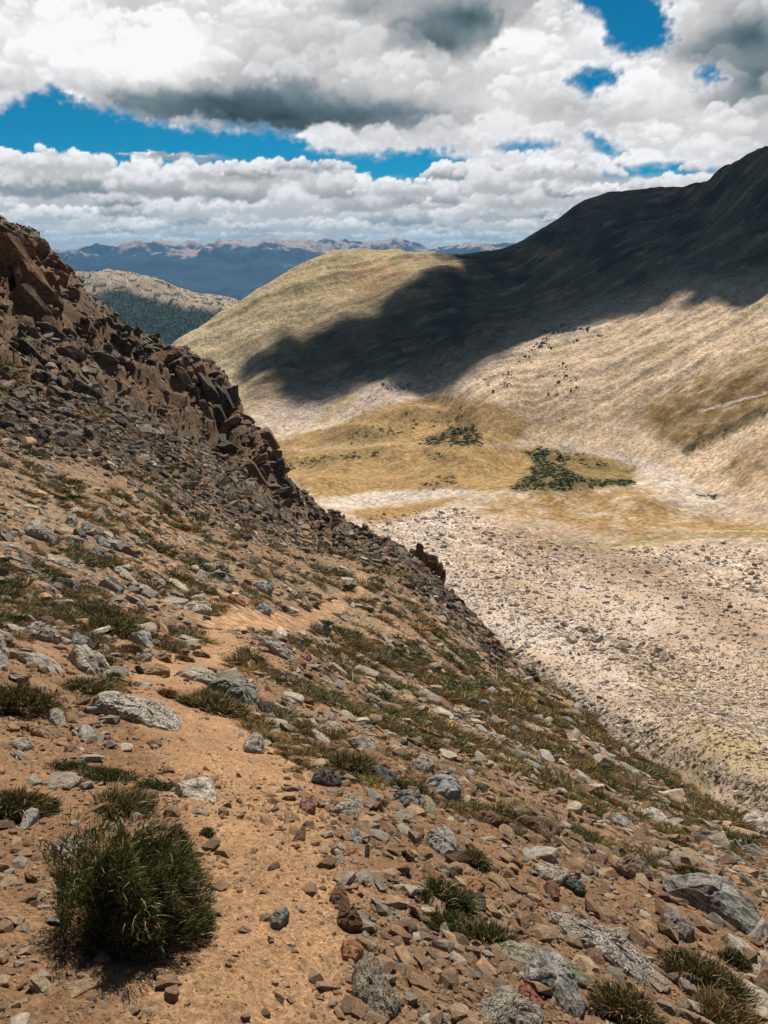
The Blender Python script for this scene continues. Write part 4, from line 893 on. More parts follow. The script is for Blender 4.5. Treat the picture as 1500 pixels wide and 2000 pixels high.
crag('low dark ribs of rock running down the skyline past the buttress', strip([(590,965),(640,1000),(700,1030),(760,1065)], 26, 44, 13, 12, 45, 16, 14), DK, 6)
crag('isolated brown rock tower standing on the hill edge over the valley', [(808,1085,16,28,0,None),(821,1078,15,36,4,None),(830,1090,16,24,0,None),(846,1095,22,22,20,None),(856,1112,20,26,10,None),(835,1110,28,26,10,None),(815,1108,26,26,-5,None),(806,1100,16,18,0,None),(845,1128,34,22,25,None),(862,1136,16,28,10,None),(822,1128,30,18,20,None),(840,1148,40,16,25,None),(818,1066,9,14,8,None),(800,1093,12,14,0,None),(866,1120,10,18,5,None)], [(150,120,94),(134,112,92),(164,132,104)], 7, fixY=74)
crag('black broken rim of rock below the isolated tower', strip([(872,1160),(905,1190),(940,1225),(965,1260),(985,1290)], 22, 52, 11, 11, 40, 17, 20), [(84,80,76),(98,92,86),(112,104,94)], 8)
print('crags', time.time() - T0)

# ------------------------------------------------------------------ scattering tools
def proto_coll(name, meshes):
    c = bpy.data.collections.new(name)
    for i, m in enumerate(meshes):
        o = bpy.data.objects.new('%s_%02d' % (name, i), m); c.objects.link(o)
    return c
def scatter(name, P, rot, scl, idx, tint, coll, label=None, kind='stuff'):
    n = len(P); me = bpy.data.meshes.new(name); me.vertices.add(n); me.vertices.foreach_set('co', np.asarray(P, np.float32).ravel())
    for an, ty, arr, f in (('rot', 'FLOAT_VECTOR', rot, 'vector'), ('scl', 'FLOAT_VECTOR', scl, 'vector'), ('tint', 'FLOAT_COLOR', tint, 'color'), ('pick', 'INT', idx, 'value')):
        a = me.attributes.new(an, ty, 'POINT'); a.data.foreach_set(f, np.asarray(arr, np.int32 if ty == 'INT' else np.float32).ravel())
    o = bpy.data.objects.new(name, me); COL.objects.link(o); o['kind'] = kind
    ng = bpy.data.node_groups.new('place_' + name, 'GeometryNodeTree'); ng.is_modifier = True
    ng.interface.new_socket('Geometry', in_out='INPUT', socket_type='NodeSocketGeometry'); ng.interface.new_socket('Geometry', in_out='OUTPUT', socket_type='NodeSocketGeometry')
    gi = N(ng, 'NodeGroupInput'); go = N(ng, 'NodeGroupOutput'); ip = N(ng, 'GeometryNodeInstanceOnPoints'); ci = N(ng, 'GeometryNodeCollectionInfo')
    ci.inputs[0].default_value = coll; ci.inputs[1].default_value = True; ci.inputs[2].default_value = True
    def na(nm, ty): x = N(ng, 'GeometryNodeInputNamedAttribute', data_type=ty); x.inputs[0].default_value = nm; return x.outputs[0]
    L = ng.links.new
    L(gi.outputs[0], ip.inputs['Points']); L(ci.outputs[0], ip.inputs['Instance']); ip.inputs['Pick Instance'].default_value = True
    L(na('pick', 'INT'), ip.inputs['Instance Index']); L(na('rot', 'FLOAT_VECTOR'), ip.inputs['Rotation']); L(na('scl', 'FLOAT_VECTOR'), ip.inputs['Scale']); L(ip.outputs[0], go.inputs[0])
    md = o.modifiers.new('place', 'NODES'); md.node_group = ng
    return o
def normals(x, y, f, e):
    gx = (f(x + e, y) - f(x - e, y)) / (2 * e); gy = (f(x, y + e) - f(x, y - e)) / (2 * e)
    n = np.stack([-gx, -gy, np.ones_like(gx)], 1); return n / np.linalg.norm(n, axis=1)[:, None]
def eulers(n, yaw, wob, g):
    """XYZ euler that turns by yaw about Z then lays Z along the normal (roughly), plus wobble"""
    # R = Ry(b) Rx(a) after yaw; solve with matrices
    nz = n + g.normal(0, 1, n.shape) * np.asarray(wob).reshape(-1, 1); nz /= np.linalg.norm(nz, axis=1)[:, None]
    t = np.stack([np.cos(yaw), np.sin(yaw), np.zeros_like(yaw)], 1); t -= nz * (t * nz).sum(1)[:, None]; t /= np.linalg.norm(t, axis=1)[:, None]
    b = np.cross(nz, t)
    return np.stack([np.arctan2(b[:, 2], nz[:, 2]), -np.arcsin(np.clip(t[:, 2], -1, 1)), np.arctan2(t[:, 1], t[:, 0])], 1)
def logpolar(n, r0, r1, a0, a1, g):
    r = np.exp(g.uniform(math.log(r0), math.log(r1), n)); a = np.radians(g.uniform(a0, a1, n)); return r * np.sin(a), r * np.cos(a)
def palette(n, cols, wts, g, var=.16):
    C_ = np.array([alb(*c) for c in cols]); k = g.choice(len(cols), n, p=np.array(wts) / sum(wts)); c = C_[k] * g.normal(1, var, (n, 1)).clip(.55, 1.5)
    return np.concatenate([c.clip(0, .8), g.random((n, 1))], 1)
ROCKS = proto_coll('rock_shape', [rock_mesh('rock_shape', 40 + i, 2, 8, .07, M_stone_i) for i in range(10)])
PEBS = proto_coll('pebble_shape', [rock_mesh('pebble_shape', 80 + i, 1, 4, .05, M_stone_i) for i in range(8)])

def near_hero(u, v, k=.75):
    m = np.zeros(u.shape, bool)
    for (a, b, r) in hero_uv: m |= (u - a) ** 2 + (v - b) ** 2 < (r * k) ** 2
    return m
def trail_d(u, v):
    wd = np.interp(v, [1100, 1200, 1300, 1500, 2000], [8, 17, 38, 90, 170]); return pline(u, v, TRAIL) / wd
SCREE_LINE = [(-500,820),(-80,900),(0,880),(200,900),(380,1000),(520,1050),(640,1080),(760,1120),(860,1200),(960,1270),(1060,1340),(1000,1150),(800,1000),(600,700),(300,400),(-80,300),(-500,100)]

# --- gravel and grit of the trail
g = np.random.default_rng(21)
x, y = logpolar(66000, .75, 9.5, -36, 38, g); z = hill_z(x, y); u, v = proj(x, y, z); r = np.sqrt(x * x + y * y + z * z)
td = trail_d(u, v); rocky = sstep(-.2, .35, fbm(x * 1.3, y * 1.3, 3, 201)) ; keep = g.random(len(x)) < np.where(td < .75, .16 + .46 * rocky, .35 + .65 * rocky * sstep(.7, 1.4, td))
keep &= (u > -80) & (u < 1580) & (v < 2080)
x, y, z, u, v, r, td = [k[keep] for k in (x, y, z, u, v, r, td)]; n = len(x)
s = (.0020 * (g.pareto(1.9, n) + 1)).clip(0, .026) * (r / 2.2) ** .75 * np.where(td < .7, .85, 1.0 + .25 * (u > 700))
nn = normals(x, y, hill_z, .02); P = np.stack([x, y, z], 1) + nn * (s * .15)[:, None]
scatter('gravel', P, eulers(nn, g.uniform(0, 6.28, n), .35 * np.ones(n), g), np.stack([s * g.uniform(.9, 1.5, n), s * g.uniform(.7, 1.1, n), s * g.uniform(.35, .8, n)], 1), g.integers(0, 8, n),
        palette(n, [(206,168,132), (192,154,120), (218,186,152), (172,138,108), (194,182,164)], [4, 4, 2, 3, 1.2], g), PEBS)
# --- broken stones off the trail and down the slope
g = np.random.default_rng(22)
def slope_stones(name, N0, r0, r1, px0, alpha, pxmax, dens, cols, coll, seed, wob=.35, flat=.5, f=hill_z, a0=-38, a1=38):
    g = np.random.default_rng(seed); x, y = logpolar(N0, r0, r1, a0, a1, g); z = f(x, y); u, v = proj(x, y, z)
    k = (u > -260) & (u < 1640) & (v < 2100) & (g.random(N0) < dens(u, v, x, y)) & ~near_hero(u, v)
    x, y, z, u, v = [q[k] for q in (x, y, z, u, v)]; n = len(x); r = np.sqrt(x * x + y * y + z * z)
    px = (px0 * (g.pareto(alpha, n) + 1)).clip(0, pxmax); s = px / F * r / 2 * 1.15
    nn = normals(x, y, f, .05 * r.clip(1, 40)); P = np.stack([x, y, z], 1) + nn * (s * .12)[:, None]
    fall = np.arctan2(-.33, .65)
    sc = np.stack([s * g.uniform(1, 1.7, n), s * g.uniform(.6, 1, n), s * g.uniform(.25, .75, n) * flat * 1.6], 1)
    o = scatter(name, P, eulers(nn, g.normal(0, 1.0, n) - .5, wob * np.ones(n), g), sc, g.integers(0, 10 if coll is ROCKS else 8, n), cols(n, u, v, g), coll); return o
LOWP = ([(214,174,134), (204,192,176), (234,216,192), (178,140,106), (196,188,176), (136,116,96)], [4, 3.4, 3.6, 2.2, 1.2, .7])
HIGP = ([(134,118,100), (152,136,116), (104,92,80), (176,156,132), (150,114,84), (122,116,100)], [4, 3, 3, 1.6, 1.6, 1])
def hill_cols(n, u, v, g):
    a = palette(n, *LOWP, g); b = palette(n, *HIGP, g, .28); sd = sdist(u, v, SCREE_LINE); w = g.random(n) < sstep(-70, 50, sd); return np.where(w[:, None], b, a)
def dens_low(u, v, x, y):
    td = trail_d(u, v); return sstep(.75, 1.2, td) * (.25 + .75 * sstep(-.2, .35, fbm(x / 1.1, y / 1.1, 3, 210))) * (1 - .72 * sstep(520, 420, u) * sstep(1420, 1500, v))
slope_stones('scattered_stones', 13000, 1.0, 14, 3.6, 1.6, 34, dens_low, hill_cols, ROCKS, 31, flat=.6)
def dens_mid(u, v, x, y):
    td = trail_d(u, v); sd = sdist(u, v, SCREE_LINE); return sstep(.8, 1.2, td) * np.maximum(sstep(-60, 20, sd), .55 + .45 * sstep(-.3, .3, fbm(x / 4, y / 4, 3, 211)))
slope_stones('slope_rubble', 60000, 5, 130, 2.5, 2.1, 20, dens_mid, hill_cols, ROCKS, 32, flat=.55)
def dens_scree(u, v, x, y): return sstep(-20, 30, sdist(u, v, SCREE_LINE)) * (1 - .75 * sstep(-10, 20, sdist(u, v, CLIFFS[0])))
slope_stones('scree', 110000, 18, 130, 1.7, 1.9, 17, dens_scree, hill_cols, ROCKS, 33, wob=.6, flat=.75, a0=-38, a1=14)
# --- the boulder fields of the basin
def dens_val(u, v, x, y):
    b = sstep(-10, 25, sdist(u, v, [(700,1010),(900,985),(1000,1030),(1160,1060),(1330,1070),(1560,1050),(1560,1700),(1400,1620),(1200,1480),(1000,1310),(860,1160)])) * (.5 + .5 * sstep(-.3, .2, fbm(x / 30, y / 30, 3, 220)))
    c = sstep(70, 20, pline(u, v, [(900,1130),(1050,1210),(1200,1260),(1330,1300),(1500,1370)]))
    return np.maximum(b * .75, c)
def val_cols(n, u, v, g): return palette(n, [(222,202,182), (210,188,166), (236,222,208), (196,174,154), (156,142,128)], [4, 3, 3, 1.2, .5], g)
slope_stones('boulder_field', 120000, 45, 700, 1.5, 2.4, 9, dens_val, val_cols, ROCKS, 34, wob=.6, flat=.85, f=valley_z, a0=-6, a1=33)
slope_stones('dark_talus', 16000, 40, 420, 2.3, 2.3, 11, lambda u, v, x, y: sstep(34, 8, pline(u, v, [(960,1255),(1060,1330),(1180,1405),(1320,1480),(1500,1560)])), lambda n, u, v, g: palette(n, [(120,110,100), (150,136,122), (96,90,84)], [3, 2, 2], g), ROCKS, 35, wob=.6, flat=.8, f=valley_z, a0=4, a1=33)
OUTZ = [[(1040,640),(1150,625),(1180,655),(1060,690),(1000,720)], [(740,715),(800,690),(850,720),(800,770),(740,770)], [(1040,720),(1140,700),(1150,760),(1060,770)], [(940,740),(1010,720),(1000,760),(940,765)]]
slope_stones('mountain_crag_rubble', 60000, 850, 1700, 1.1, 2.2, 4.5, lambda u, v, x, y: np.maximum.reduce([sstep(-8, 16, sdist(u, v, q_)) for q_ in OUTZ]) * sstep(0, .3, fbm(x / 22, y / 22, 3, 260)),
    lambda n, u, v, g: palette(n, [(150, 126, 102), (124, 104, 86), (176, 154, 130)], [3, 2, 2], g), ROCKS, 36, wob=.7, flat=1.1, f=valley_z, a0=-3, a1=30)
print('stones', time.time() - T0)
# ------------------------------------------------------------------ grass and shrubs
def leaf_mat(name, inst):
    m, t, b = new_mat(name); L = t.links.new
    at = N(t, 'ShaderNodeAttribute', attribute_name='shade_of_leaf')       # own colour of each blade
    if inst:
        it = N(t, 'ShaderNodeAttribute', attribute_name='tint', attribute_type='INSTANCER')
        mx = N(t, 'ShaderNodeMix', data_type='RGBA', blend_type='MULTIPLY'); mx.inputs[0].default_value = 1; L(at.outputs['Color'], mx.inputs[6]); L(it.outputs['Color'], mx.inputs[7]); c = mx.outputs[2]
    else: c = at.outputs['Color']
    L(c, b.inputs['Base Color']); b.inputs['Roughness'].default_value = .6; b.inputs['Specular IOR Level'].default_value = .2
    tl = N(t, 'ShaderNodeBsdfTranslucent'); L(c, tl.inputs[0]); ms = N(t, 'ShaderNodeMixShader'); ms.inputs[0].default_value = .22
    o = [k for k in t.nodes if k.type == 'OUTPUT_MATERIAL'][0]; L(b.outputs[0], ms.inputs[1]); L(tl.outputs[0], ms.inputs[2]); L(ms.outputs[0], o.inputs[0]); return m
M_leaf = leaf_mat('grass_blades', False); M_leaf_i = leaf_mat('tuft_blades', True)
GREEN = [(.028, .042, .009), (.046, .062, .013), (.022, .034, .010), (.075, .082, .024), (.042, .05, .014)]
STRAW = [(.34, .25, .11), (.26, .18, .08), (.40, .31, .16)]
RUST = [(.14, .062, .024), (.19, .095, .032), (.09, .05, .022)]
def blades(base, dirs, length, width, cols, curve, g, tip=None, mat=None, name='foliage', parent=None, link=True):
    """curved tapering blades: base points, directions, lengths"""
    n = len(base); side = np.cross(dirs, g.normal(0, 1, (n, 3))); side /= np.linalg.norm(side, axis=1)[:, None] + 1e-9
    dr = np.cross(side, dirs); w = width[:, None] * .5; L = length[:, None]; cv = curve[:, None]
    droop = np.array([[0, 0, -1.0]]) * .5 + dr * .7
    p0 = base; p1 = base + dirs * L * .5 + droop * L * cv * .18; p2 = base + dirs * L + droop * L * cv * .75
    V = np.stack([p0 - side * w, p0 + side * w, p1 - side * w * .8, p1 + side * w * .8, p2], 1).reshape(-1, 3)
    i = np.arange(n)[:, None] * 5; T = np.concatenate([i + [[0, 1, 3]], i + [[0, 3, 2]], i + [[2, 3, 4]]])
    c = np.repeat(cols, 5, 0).reshape(n, 5, 3)
    c = c.reshape(-1, 3)
    if link:
        o = raw_mesh(name, V, T, mat or M_leaf, {'shade_of_leaf': ('FLOAT_COLOR', rgba(c))}, None, False, parent); return o
    return raw_mesh(name, V, T, mat or M_leaf_i, {'shade_of_leaf': ('FLOAT_COLOR', rgba(c))}, None, False, link=False)
def pick(cols, n, g, var=.2): return (np.array(cols)[g.integers(len(cols), size=n)] * g.normal(1, var, (n, 1)).clip(.5, 1.6))
def tuft_mesh(seed, n, spread, up, wid, cols, straw, len_=1.0):
    g = np.random.default_rng(seed); a = g.uniform(0, 6.283, n); r = np.sqrt(g.random(n)) * .62
    base = np.stack([np.cos(a) * r, np.sin(a) * r, -.05 + 0 * r], 1)
    d = np.stack([np.cos(a) * r * spread + g.normal(0, .22, n), np.sin(a) * r * spread + g.normal(0, .22, n), up + 0 * r], 1); d /= np.linalg.norm(d, axis=1)[:, None]
    ln = g.uniform(.45, 1.0, n) * len_ * (1.1 - .6 * r); w = g.uniform(.6, 1.2, n) * wid
    c = pick(cols, n, g); ks = g.random(n) < straw; c[ks] = pick(STRAW, ks.sum(), g)
    return blades(base, d, ln, w, c, g.uniform(.1, .9, n), g, name='tuft_shape', link=False)
TUFTS = proto_coll('tuft_shape', [tuft_mesh(400 + i, 210, 1.5, .8, .038, GREEN, .10 + .05 * i) for i in range(4)] + [tuft_mesh(410 + i, 210, 1.8, .6, .045, RUST + GREEN[:2], .06) for i in range(3)] + [tuft_mesh(420 + i, 170, 1.4, .45, .075, GREEN[:3], .02, .75) for i in range(2)])
def tufts(name, N0, r0, r1, px0, alpha, pxmax, dens, seed, f=hill_z, a0=-38, a1=38, brown=.35):
    g = np.random.default_rng(seed); x, y = logpolar(N0, r0, r1, a0, a1, g); z = f(x, y); u, v = proj(x, y, z)
    k = (u > -260) & (u < 1640) & (v < 2100) & (g.random(N0) < dens(u, v, x, y))
    if r0 < 30: k &= ~near_hero(u, v, .6)
    x, y, z, u, v = [q[k] for q in (x, y, z, u, v)]; n = len(x); r = np.sqrt(x * x + y * y + z * z)
    s = (px0 * (g.pareto(alpha, n) + 1)).clip(0, pxmax) / F * r / 1.6
    nn = normals(x, y, f, .05 * r.clip(1, 40)); up = nn * .5 + np.array([.0, 0, .5]); P = np.stack([x, y, z], 1)
    bz = brown + .35 * fbm(x / (.1 * r + 1) / 1.5, y / (.1 * r + 1) / 1.5, 2, seed); isb = g.random(n) < bz
    idx = np.where(isb, g.integers(4, 7, n), np.where(g.random(n) < .35, g.integers(7, 9, n), g.integers(0, 4, n)))
    sc = np.stack([s * g.uniform(1.0, 1.7, n), s * g.uniform(.7, 1.1, n), s * g.uniform(.5, .9, n)], 1)
    tn = g.normal(1, .18, (n, 1)).clip(.5, 1.5) * np.array([[1.0, 1, 1]]); yel = g.random(n) < .12; tn[yel] *= np.array([2.0, 1.7, 1.1])
    return scatter(name, P, eulers(up, g.normal(-.5, .5, n), .15 * np.ones(n), g), sc, idx, np.concatenate([tn, g.random((n, 1))], 1), TUFTS)
GRASSY = [(-400,1000),(-60,1060),(150,1100),(330,1150),(480,1180),(600,1220),(760,1240),(900,1260),(1000,1330),(1200,1440),(1500,1600),(1560,1720),(1300,1660),(1050,1600),(850,1500),(620,1400),(420,1380),(300,1330),(200,1260),(100,1300),(-60,1340),(-400,1360)]
def dens_t(u, v, x, y):
    td = trail_d(u, v); q = (x * .65 - y * .33) / .73; p = (x * .45 + y * .89); r = np.hypot(x, y); s = np.clip(r / 10, .5, 4)
    st = .6 * fbm(p / .55, q / 1.7, 3, 231) + .6 * fbm(p / 1.5, q / 5.0, 3, 232) + .15 * fbm(x / 7, y / 7, 2, 233)
    d = sstep(0, .22, st) * (.26 + .42 * sstep(-30, 40, sdist(u, v, GRASSY))) * sstep(.85, 1.15, td)
    d = d * (1 - .72 * sstep(-60, 30, sdist(u, v, SCREE_LINE))); d = d * (1 - .75 * sstep(1660, 1740, v + (1500 - u) * .12))
    return d
tufts('grass', 56000, 3.2, 60, 17, 2.3, 46, dens_t, 51, brown=.5)
def dens_t2(u, v, x, y): return dens_t(u, v, x, y) * sstep(0, 60, sdist(u, v, [(600,1150),(900,1240),(1050,1340),(1230,1470),(1500,1610),(1560,1720),(1100,1600),(800,1450),(620,1330)]))
tufts('turf', 12000, 6, 50, 8, 2.6, 24, dens_t2, 52, brown=.6)
tufts('valley_turf', 13000, 45, 330, 4.0, 2.8, 12, lambda u, v, x, y: .8 * sstep(-30, 40, sdist(u, v, [(1180,1400),(1350,1430),(1560,1480),(1560,1700),(1350,1600)])) * sstep(-.2, .2, fbm(x / 6, y / 6, 3, 240)) + .30 * sstep(-30, 30, sdist(u, v, [(1230,1290),(1330,1310),(1500,1440),(1500,1520),(1300,1430)])), 53, f=valley_z, a0=8, a1=33, brown=.1)
# dwarf willow thickets on the valley floor
def shrub_mesh(seed):
    g = np.random.default_rng(seed); n = 90; a = g.uniform(0, 6.283, n); c = g.uniform(.05, 1, n); s = np.sqrt(1 - c * c)
    base = np.stack([np.cos(a) * s * .8, np.sin(a) * s * .8, c * .6], 1) * g.uniform(.6, 1, (n, 1)); d = np.stack([np.cos(a) * s, np.sin(a) * s, c + .3], 1); d /= np.linalg.norm(d, axis=1)[:, None]
    return blades(base, d, g.uniform(.2, .42, n), g.uniform(.22, .36, n), pick([(.022, .042, .010), (.035, .055, .014), (.018, .032, .010)], n, g), g.uniform(0, .4, n), g, name='shrub_shape', link=False)
SHRUBS = proto_coll('shrub_shape', [shrub_mesh(440 + i) for i in range(4)])
g = np.random.default_rng(61); x, y = logpolar(60000, 520, 1250, -12, 32, g); z = valley_z(x, y); u, v = proj(x, y, z); dn = 0 * u
wr = fbm(x / 18, y / 26, 4, 250)
for poly, sf, w in WZ: dn = np.maximum(dn, w * sstep(-sf, sf, sdist(u + 9 * wr, v + 3 * wr, poly)) * sstep(-.25 + .5 * (1 - w), .1 + .4 * (1 - w), wr + .15))
k = g.random(len(x)) < dn; x, y, z = x[k], y[k], z[k]; n = len(x); r = np.hypot(x, y); s = g.uniform(2.2, 5.0, n) / F * r * .8
scatter('willow_scrub', np.stack([x, y, z], 1), np.stack([0 * x, 0 * x, g.uniform(0, 6.28, n)], 1), np.stack([s * 1.4, s, s * .5], 1), g.integers(0, 4, n), np.concatenate([g.normal(1, .25, (n, 1)).clip(.5, 1.8) * np.ones((1, 3)), g.random((n, 1))], 1), SHRUBS)
# conifers on the far hill
def fir_mesh(seed):
    g = np.random.default_rng(seed); n = 60; h = g.uniform(.05, 1, n); a = g.uniform(0, 6.283, n); r = (1.05 - h) * .28
    base = np.stack([0 * h, 0 * h, h], 1); d = np.stack([np.cos(a), np.sin(a), -.35 + 0 * a], 1); d /= np.linalg.norm(d, axis=1)[:, None]
    return blades(base, d, r, r * .8, pick([(.02, .038, .018), (.028, .048, .022)], n, g), 0 * r, g, name='conifer_shape', link=False)
FIRS = proto_coll('conifer_shape', [fir_mesh(460 + i) for i in range(3)])
g = np.random.default_rng(62); x, y = logpolar(42000, 4200, 6600, -27, -8, g); z = far_z(x, y); u, v = proj(x, y, z)
w2 = fbm(x / 260, y / 260, 4, 72); w1 = fbm(x / 1200, y / 1200, 5, 71)
hm = sstep(-14, 14, 584 - (v + 26 * w2 + 20 * w1) + (u - 300) * .12); dn = np.where(hm > .5, .10 + .3 * sstep(.05, .3, w2), .85); k = g.random(len(x)) < dn
x, y, z = x[k], y[k], z[k]; n = len(x); s = g.uniform(8, 14, n)
scatter('conifer_forest', np.stack([x, y, z - 1], 1), 0 * np.stack([x, y, z], 1), np.stack([s, s, s], 1), g.integers(0, 3, n), np.ones((n, 4)), FIRS)
print('plants', time.time() - T0)

# --- single plants one can point at
def cushion(name, label, u, v, w, h, seed, n=2600, bl=(.12, .28), green=.75, rust=.1, lean=(.35, .1), up=.9, depth=.8, group=None, wmm=1.0, wild=.25):
    """dense cushion: w,h its size in photo points, rooted at u,v (its foot)"""
    g = np.random.default_rng(seed); p = ray_hit(u, v); r = p.length / F
    if seed > 1: h = h * .62; bl = (bl[0] * .7, bl[1] * .75); n = int(n * 1.3)
    rx = w * r / 2; rz = h * r * .75; ry = rx * depth
    root = thing(name, p, label, 'shrub' if 'shrub' in name or 'bush' in name else 'grass', group); nn = frame_at(p, e=.1)
    K = 9; la = g.uniform(0, 6.283, K); lr = g.uniform(.2, .6, K); lx = np.cos(la) * lr; ly = np.sin(la) * lr; ls = g.uniform(.45, .7, K)
    lx[0] = ly[0] = 0; ls[0] = .8
    if seed == 1:
        K = 44; la = g.uniform(0, 6.283, K); lr = np.sqrt(g.random(K)) * .74; lr[:18] = g.uniform(.62, .80, 18); la[:18] = np.arange(18) * .349 + g.uniform(0, .2, 18); lx = np.cos(la) * lr; ly = np.sin(la) * lr; ls = g.uniform(.18, .40, K)
        lz = np.sqrt(np.clip(1 - (lr / .95) ** 2, 0, 1)) * g.uniform(.30, .60, K); lz[:18] = g.uniform(.0, .16, 18)
    else: lz = np.zeros(K)
    k = g.integers(0, K, n); c = g.uniform(-.15, 1, n); a = g.uniform(0, 6.283, n); s = np.sqrt(np.clip(1 - c * c, 0, 1)); q = g.uniform(.55, 1, n) ** .5
    B = np.stack([(lx[k] + np.cos(a) * s * ls[k] * q) * rx, (ly[k] + np.sin(a) * s * ls[k] * q) * ry, np.maximum(c * ls[k] * q + lz[k], -.1) * rz], 1)
    an_ = np.arctan2(B[:, 1], B[:, 0]); ww = 1 + wild * (noise2(np.cos(an_) * 2.2 + seed, np.sin(an_) * 2.2 + B[:, 2] / rz * 1.5, seed) + .5 * noise2(B[:, 0] / rx * 5, B[:, 1] / rx * 5 + B[:, 2] / rz * 4, seed + 3)); B *= ww[:, None]
    B[:, 2] += (-(nn.x * B[:, 0] + nn.y * B[:, 1]) / nn.z) 
    d = np.stack([np.cos(a) * s * .8 + lean[0], np.sin(a) * s * .8 + lean[1], c * .6 + up * .6], 1) + g.normal(0, .3, (n, 3)); d /= np.linalg.norm(d, axis=1)[:, None]
    ln = rx * g.uniform(bl[0], bl[1], n); wd = np.maximum(ln * .085, .9 * r * g.uniform(.8, 1.5, n)) * wmm
    t = g.random(n); cc = pick(GREEN, n, g); m = t > green; cc[m] = pick(STRAW, m.sum(), g, .25) * .8; m = (t > green) & (t < green + rust); cc[m] = pick(RUST, m.sum(), g)
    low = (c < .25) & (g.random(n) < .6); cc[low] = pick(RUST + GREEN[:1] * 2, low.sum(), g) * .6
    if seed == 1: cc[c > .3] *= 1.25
    ds = t > .93
    blades(B[~ds], d[~ds], ln[~ds], wd[~ds], cc[~ds], g.uniform(.1, .7, n)[~ds], g, name='foliage', parent=root)
    if ds.sum() > 3: blades(B[ds], d[ds], ln[ds] * g.uniform(1.2, 2.0, ds.sum()), wd[ds] * .7, pick(STRAW, ds.sum(), g), g.uniform(.3, 1, ds.sum()), g, name='dry_stalks', parent=root)
    # dark inner lump added as shade, so that no light falls through
    vv, ff = ICO[3]; q = vv * np.array([rx * .64, ry * .64, rz * (.36 if seed == 1 else .50)]) * (1 + .2 * n3(vv, 2., seed))[:, None]; q[:, 2] = np.maximum(q[:, 2], -.1 * rz); q[:, 2] += -(nn.x * q[:, 0] + nn.y * q[:, 1]) / nn.z
    raw_mesh('shade_core', q, ff, M_core, None, None, False, root)
    return root
M_core, t, b = new_mat('shade_fill'); b.inputs['Base Color'].default_value = (.014, .016, .008, 1)  # near-black colour for the shaded inside of the plants
t1 = N(t, 'ShaderNodeTexNoise', i2=60.); bp = N(t, 'ShaderNodeBump', i0=1., i1=.02); t.links.new(t1.outputs[0], bp.inputs['Height']); t.links.new(bp.outputs[0], b.inputs['Normal'])
cushion('cushion_shrub', 'big round dark green cushion shrub on bare dirt beside the trail', 272, 1815, 235, 330, 1, n=46000, bl=(.06, .16), wmm=1.05, green=.88, wild=.3, rust=.04, lean=(.45, .25), depth=.95)
cushion('cushion_shrub', 'dark shrub topped with rusty grass below the tilted greenish slab', 38, 1385, 120, 120, 2, n=6500, bl=(.15, .35), green=.62, rust=.2, lean=(.4, .1))
cushion('grass_clump', 'olive grass clump cut off by the picture edge above a pale rock', 35, 1590, 120, 95, 3, n=4500, bl=(.25, .55), green=.75, rust=.1, lean=(.5, -.1))
cushion('creeping_shrub', 'low bright green mat plant curling round the cushion shrub', 130, 1500, 70, 26, 4, n=1800, bl=(.12, .25), green=.97, lean=(0, 0))
cushion('creeping_shrub', 'flat green mat plant in the middle of the curling strip', 205, 1518, 100, 36, 5, n=2600, bl=(.10, .22), green=.97, lean=(0, 0))
cushion('creeping_shrub', 'green mat plant at the end of the strip near the striped slab', 305, 1540, 80, 44, 6, n=2400, bl=(.10, .22), green=.97, lean=(0, 0))
cushion('grass_clump', 'pale mixed grass clump just above the cushion shrub', 235, 1575, 120, 50, 7, n=2600, bl=(.3, .6), green=.5, rust=.1, lean=(.4, .2))
cushion('grass_clump', 'thin grey-green clump on the trail side of the cushion shrub', 405, 1630, 28, 40, 8, n=500, bl=(.3, .7), green=.8)
cushion('grass_clump', 'bright green grass clump between orange stones and trail', 865, 1760, 95, 80, 9, n=3000, bl=(.3, .7), green=.85, rust=.03, lean=(.2, 0))
cushion('grass_clump', 'dark green grass trail spilling below the bright clump', 880, 1812, 90, 36, 10, n=1800, bl=(.25, .6), green=.9, lean=(-.2, 0))
cushion('grass_clump', 'green grass at the lower end of the spilling strip', 960, 1835, 90, 34, 11, n=1500, bl=(.3, .7), green=.8, lean=(.1, 0))
cushion('grass_clump', 'grass growing behind the smooth pale boulder', 925, 1690, 60, 70, 12, n=1600, bl=(.3, .7), green=.75, rust=.1)
cushion('heath_clump', 'rusty red and green clump below the long white slab', 1215, 1985, 110, 110, 13, n=4200, bl=(.3, .6), green=.5, rust=.35, lean=(-.1, .1))
cushion('heath_clump', 'brownish green clump between dirt and the purplish boulder', 1375, 1915, 130, 90, 14, n=4200, bl=(.25, .5), green=.65, rust=.2, lean=(.1, 0))
cushion('heath_clump', 'brown clump at the bottom edge below the notched slab', 1420, 1995, 110, 70, 15, n=3000, bl=(.3, .5), green=.4, rust=.4)
cushion('heath_clump', 'small green clump under the corner of the whale-backed boulder', 1430, 1880, 50, 70, 16, n=1500, bl=(.25, .5), green=.9)
cushion('grass_clump', 'tall dry and green grass round the paired grey boulder', 705, 1505, 90, 44, 17, n=2200, bl=(.4, .8), green=.6, rust=.1)
cushion('grass_clump', 'dark grass strip behind the dark blue slab', 800, 1545, 70, 30, 18, n=1300, bl=(.3, .7), green=.9)
cushion('grass_clump', 'green and yellow grass along the foot of the lichen outcrop', 425, 1382, 100, 28, 19, n=2200, bl=(.3, .7), green=.55, rust=.1)
cushion('grass_clump', 'orange tipped grass clump beside a cream stone on the trail', 328, 1360, 34, 34, 20, n=900, bl=(.4, .8), green=.5, rust=.3)
cushion('grass_clump', 'straw and green clump between the lichen outcrop and a cream stone', 370, 1375, 50, 30, 21, n=1100, bl=(.4, .8), green=.5, rust=.1)
